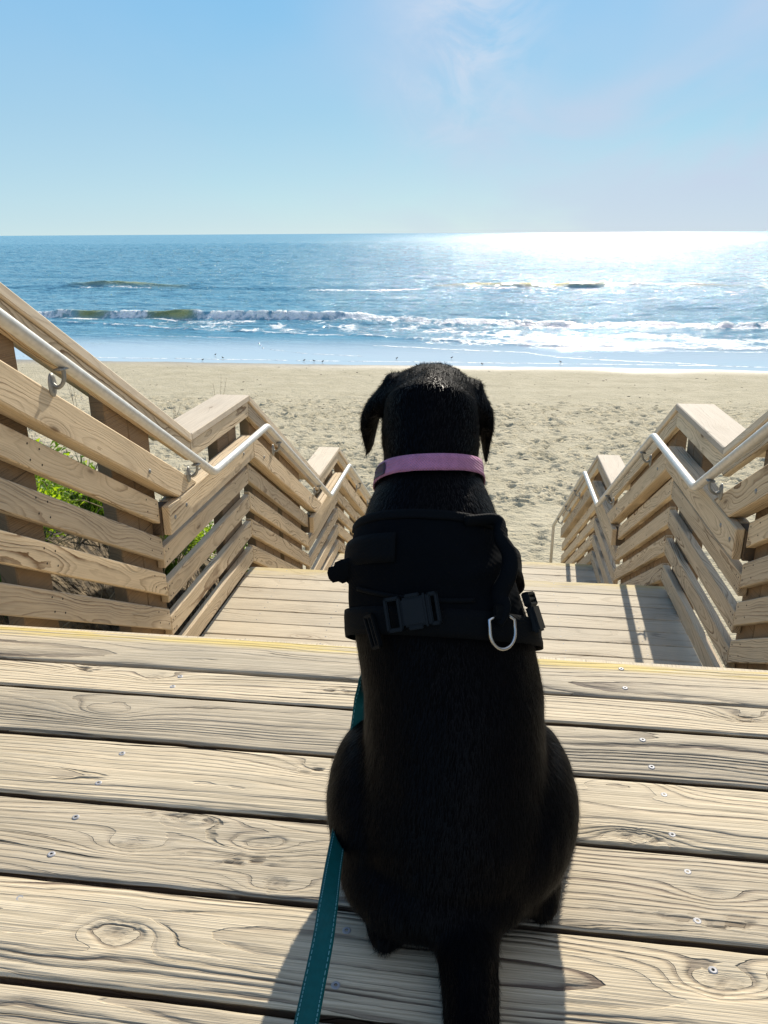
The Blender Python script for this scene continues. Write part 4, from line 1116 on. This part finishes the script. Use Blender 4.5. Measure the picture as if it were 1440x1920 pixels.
M_PLAS = simple('black_plastic', (.002, .0035, .005), .5, 0, .22); M_STEEL = simple('steel_ring', (.55, .53, .50), .22, 1.)
M_TEAL = web_mat('teal_webbing', (.0, .085, .082), .7, 700., .0001, .2, 0.); M_STITCH = simple('pale_stitching', (.10, .30, .32), .7)
M_PATCH = simple('dark_label', (.035, .02, .035), .6); M_GLY = simple('pinkish_thread', (.20, .09, .15), .8)
def s_of_row(px_row, guess=(0, 10)):
    """ring parameter whose back surface shows at this picture row"""
    best = None
    for s in np.linspace(*guess, 120):
        p, d, t = wrap_hit(s, 0.); e = abs(to_px(p)[1]-px_row)
        if best is None or e < best[0]: best = (e, s)
    return best[1]
col_s = s_of_row(868); 
collar = empty('collar_root'); bpy.data.objects.remove(collar)
collar = wrap_band('collar', lambda ph: col_s-.36*(1-math.cos(ph))/2+.16*math.sin(ph), .0205, .0035, .0028, M_PINK, dog)
collar['label'] = 'pink webbing collar with a small dark woven label'
lb = wrap_band('label_patch', lambda ph: col_s-.36*(1-math.cos(ph))/2+.16*math.sin(ph), .0150, .0068, .0010, M_PATCH, collar, -1.12, -.62, 8)
# illegible woven marks on the label
gl = []
for k in range(9):
    ph = -1.05+.36*k/8
    for q in range(2):
        p, d, t = wrap_hit(col_s-.36*(1-math.cos(ph))/2+.16*math.sin(ph)+random.uniform(-.03, .03), ph)
        p = p+d*.0082; u = Vector((random.uniform(-.001, .001), 0, 0))+t*random.uniform(-.0022, .0022)
        gl.append(tube_mesh([p-u, p+u+Vector((.0006, 0, 0))], .00028, 4))
link_obj('woven_marks', from_np('woven_marks', *merge(gl)), M_GLY, collar)

hz = bpy.data.objects.new('harness', None); COL.objects.link(hz); hz.parent = dog; hz['label'] = 'black padded walking harness with plastic buckles, handle loop and metal ring'
s_top = s_of_row(968); s_bot = s_of_row(1178)
# back panel
def vest(name, s0, s1, p0, p1, off, th, mat, nr=34, nc=60, wr=.002):
    V = []; 
    for lay in (0, 1):
        for i in range(nr):
            for j in range(nc):
                f, q = i/(nr-1), j/(nc-1); ph = p0+(p1-p0)*q
                sB = s1-.55*(abs(ph)/1.9)**2+.0*ph; sA = s0
                s = sA+(sB-sA)*f
                p, d, t = wrap_hit(s, ph)
                edge = min(f, 1-f, q, 1-q); rim = min(1, edge/.05)
                ww = wr*(noise.noise(p*26)+.5*noise.noise(p*70))+.0035*max(0, noise.noise(Vector((p.x*9, p.z*60, 3))))
                V.append(p+d*((off+th*math.sqrt(rim)+ww*rim) if lay else .001))
    V = np.array([tuple(v) for v in V]).reshape(2, nr, nc, 3)
    for _ in range(2):
        V[:, 1:-1, 1:-1] = (V[:, 1:-1, 1:-1]*2+V[:, :-2, 1:-1]+V[:, 2:, 1:-1]+V[:, 1:-1, :-2]+V[:, 1:-1, 2:])/6
    F = []; N = nr*nc
    for i in range(nr-1):
        for j in range(nc-1):
            a, b, c, d = i*nc+j, i*nc+j+1, (i+1)*nc+j+1, (i+1)*nc+j
            F.append((N+a, N+b, N+c, N+d)); F.append((b, a, d, c))
    for j in range(nc-1): F.append((j, j+1, N+j+1, N+j)); a = (nr-1)*nc+j; F.append((a+1, a, N+a, N+a+1))
    for i in range(nr-1): a, b = i*nc, (i+1)*nc; F.append((b, a, N+a, N+b)); a, b = a+nc-1, b+nc-1; F.append((a, b, N+b, N+a))
    return link_obj(name, from_np(name, V.reshape(-1, 3), F, True), mat, hz)
vest('back_panel', s_bot+.1, s_top, -1.15, 1.05, .003, .0055, M_VEST)
wrap_band('panel_trim', lambda ph: s_top-.55*(abs(ph)/1.9)**2-.02, .011, .007, .0035, M_BLK, hz, -1.15, 1.05, 40)
sg = s_of_row(1162)
girth = lambda ph: sg-.30*math.sin(ph)*0-.42*(1-math.cos(ph*.9))*.55
wrap_band('girth_strap', girth, .030, .0085, .0025, M_BLK, hz)
su_ = s_of_row(1035)
wrap_band('chest_strap', lambda ph: su_+.05-.85*(1-math.cos(ph))*.30, .032, .0085, .0028, M_BLK, hz, -2.4, -.25, 36)
wrap_band('chest_strap', lambda ph: su_+.10-.85*(1-math.cos(ph))*.30, .032, .0085, .0028, M_BLK, hz, .95, 2.4, 30)
wrap_band('piping', lambda ph: su_-.55-.1*math.cos(ph*2.2), .005, .0095, .0022, M_BLK, hz, -.75, .35, 30)
def frame_px(px, py, ang=0., lift=.012):
    d = view_dir(px, py); h = bvh.ray_cast(CPOS, d, 4)
    if h[0] is None: 
        h = bvh.find_nearest(CPOS+d*1.0); 
    n = h[1]; p = h[0]+n*lift
    x = Vector((1, 0, 0)); x = (x-n*x.dot(n)).normalized(); y = n.cross(x)
    x2 = x*math.cos(ang)+y*math.sin(ang); y2 = n.cross(x2)
    M = Matrix((( x2.x, y2.x, n.x, p.x), (x2.y, y2.y, n.y, p.y), (x2.z, y2.z, n.z, p.z), (0, 0, 0, 1)))
    return M
def rbox(cx_, cy_, w_, h_, d_, z0=0, bev=.0022):
    bm = bmesh.new(); bmesh.ops.create_cube(bm, size=1); bmesh.ops.scale(bm, vec=(w_, h_, d_), verts=bm.verts); bmesh.ops.bevel(bm, geom=list(bm.edges), offset=min(bev, w_*.3, h_*.3, d_*.3), segments=2, affect='EDGES')
    V = [v.co+Vector((cx_, cy_, z0)) for v in bm.verts]; F = [tuple(v.index for v in f.verts) for f in bm.faces]
    bm.verts.index_update(); F = [tuple(v.index for v in f.verts) for f in bm.faces]; bm.free(); return V, F
def place(name, pv, M, mat, par):
    V, F = merge(pv); return link_obj(name, from_np(name, [M @ Vector(v) for v in V], F, False), mat, par)
def frame_piece(w_, h_, t_, d_, bar=True, cx_=0):
    o = [rbox(cx_, h_/2-t_/2, w_, t_, d_), rbox(cx_, -h_/2+t_/2, w_, t_, d_), rbox(cx_-w_/2+t_/2, 0, t_, h_, d_), rbox(cx_+w_/2-t_/2, 0, t_, h_, d_)]
    if bar: o.append(rbox(cx_, 0, t_, h_, d_*.8))
    return o
# side-release buckle across the back
B = [rbox(.000, 0, .026, .030, .008), *frame_piece(.018, .036, .004, .007, False, -.022), *frame_piece(.012, .034, .004, .006, False, .021), rbox(.0, .0165, .016, .004, .007), rbox(0, -.0165, .016, .004, .007), rbox(.012, 0, .006, .034, .007)]
place('back_buckle', B, frame_px(783, 1146, math.radians(12), .015), M_PLAS, hz)
place('strap_adjuster', frame_piece(.014, .037, .0035, .006, True), frame_px(716, 1180, math.radians(24), .014), M_PLAS, hz)
B2 = [rbox(0, 0, .030, .032, .009), *frame_piece(.016, .036, .004, .008, True, -.022)]
place('side_buckle', B2, frame_px(982, 1166, math.radians(-40), .014), M_PLAS, hz)
place('strap_adjuster', frame_piece(.016, .040, .004, .008, True), frame_px(664, 1040, math.radians(15), .014), M_PLAS, hz)
# loose strap end that sticks out at the left
p0 = frame_px(668, 1068, 0, .010).translation
V, F = tube_mesh(catmull([p0+Vector((.02, .0, .004)), p0, p0+Vector((-.010, -.002, -.004)), p0+Vector((-.022, -.004, -.007))], 4), [(.0016, .014)]*9+[(.0014, .010)]*3+[(.0012, .004)], 10, up=(0, 1, 0))
link_obj('strap_end', from_np('strap_end', V, F, True), M_BLK, hz)
# grab handle: padded loop standing off the right of the panel
q = [frame_px(862, 984, 0, .010).translation, frame_px(905, 988, 0, .020).translation]
def free_px(px, py, dist): return CPOS+view_dir(px, py)*dist
dh = (q[1]-CPOS).length
q += [free_px(938, 1008, dh-.012), free_px(955, 1040, dh-.020), free_px(953, 1078, dh-.026), free_px(936, 1115, dh-.022)]
q += [frame_px(922, 1145, 0, .014).translation, frame_px(915, 1165, 0, .008).translation]
V, F = tube_mesh(catmull([tuple(a) for a in q], 7), [(.0045, .0075)]*6+[(.0055, .0095)]*40+[(.005, .016)]*4, 14, up=(0, -1, 0))
nn_ = len(catmull([tuple(a) for a in q], 7)); RR = [(.0035+.0018*math.sin(math.pi*i/nn_), .0065+.007*(i/nn_)**1.5) for i in range(nn_)]
V, F = tube_mesh(catmull([tuple(a) for a in q], 7), RR, 14, up=(0, -1, 0))
link_obj('grab_handle', from_np('grab_handle', V, F, True), M_BLK, hz)
# metal D-ring hanging below the handle
M = frame_px(924, 1176, math.radians(4), .016)
ringp = []
r_ = .0160
for k in range(25):
    a = math.radians(200-220-0)+0; an = math.pi+(math.pi)*k/24
    ringp.append((r_*math.cos(an), -.004+r_*1.12*math.sin(an), .001))
ringp = [(r_, .008, 0)]+ringp[::-1]+[(-r_, .008, 0)]
ringp = [(-.008, .012, 0), (.008, .012, 0)]+ringp+[(-.008, .012, 0)]
V, F = tube_mesh([M @ Vector(p) for p in ringp], .0018, 10)
link_obj('leash_ring', from_np('leash_ring', V, F, True), M_STEEL, hz)
place('ring_keeper', [rbox(0, .016, .020, .016, .004)], M, M_BLK, hz)

# ------------------------------------------------------------------ leash
LP = [(556, 2010, .57, 30, .2), (586, 1860, .655, 25, .25), (606, 1760, .715, 21, .3), (616, 1690, .775, 18, .35), (626, 1620, .85, 14, .5), (640, 1540, .93, 11, .6), (657, 1450, .975, 10, .75), (668, 1390, .975, 11, .8), (679, 1310, .96, 8, .9), (680, 1250, .95, 5, 1.1), (676, 1200, .93, 4, 1.2), (676, 1150, .92, 4, 1.2)]
cen_, side_ = [], []
for (x, y, zc_, hw, tw) in LP:
    d = CF*1.0+CR*((x-720)/FPX)+CU*((960-y)/FPX); c = CPOS+d*zc_
    cen_.append(tuple(c)); side_.append((hw*zc_/FPX))
CC = catmull(cen_, 8); n = len(CC); HW = np.interp(np.linspace(0, len(LP)-1, n), range(len(LP)), side_); TW = np.interp(np.linspace(0, len(LP)-1, n), range(len(LP)), [a[4] for a in LP])
V = []; ST = [[], []]
for i in range(n):
    c = Vector(CC[i]); t = (Vector(CC[min(i+1, n-1)])-Vector(CC[max(i-1, 0)])).normalized()
    s_ = t.cross(Vector((0, 0, 1))).normalized(); nn = s_.cross(t)
    if s_.x < 0: s_ = -s_
    nn = t.cross(s_); nn = nn if nn.z > 0 else -nn
    WH = .0098                                                   # real half-width of the webbing
    an = math.acos(max(-1, min(1, HW[i]/WH))) if HW[i] < WH else 0.
    u_ = s_*math.cos(an)+nn*math.sin(an)*(-1); k_ = t.cross(u_).normalized(); k_ = k_ if k_.dot(CPOS-c) > 0 else -k_
    hw_ = WH
    for a, b in ((-1, -.0009), (-1, .0009), (-.6, .0011), (0, .0011), (.6, .0011), (1, .0009), (1, -.0009), (0, -.0011)): V.append(c+u_*(a*hw_)+k_*b)
    for q_, sd_ in ((0, -.78), (1, .78)): ST[q_].append(c+u_*(sd_*hw_)+k_*.0014)
F = []
for i in range(n-1):
    for k in range(8): F.append((i*8+k, i*8+(k+1) % 8, (i+1)*8+(k+1) % 8, (i+1)*8+k))
F.append(tuple(range(7, -1, -1))); F.append(tuple((n-1)*8+k for k in range(8)))
leash = link_obj('leash', from_np('leash', V, F, True), M_TEAL, label='teal webbing leash with pale stitched edges running from the harness to the viewer', category='leash')
stp = []
for row in ST:
    L = 0
    for i in range(n-1):
        a, b = row[i], row[i+1]; m_ = max(1, int((b-a).length/.0042))
        for q_ in range(m_):
            stp.append(tube_mesh([a.lerp(b, (q_+.15)/m_), a.lerp(b, (q_+.75)/m_)], .00045, 4))
link_obj('stitching', from_np('stitching', *merge(stp)), M_STITCH, leash)
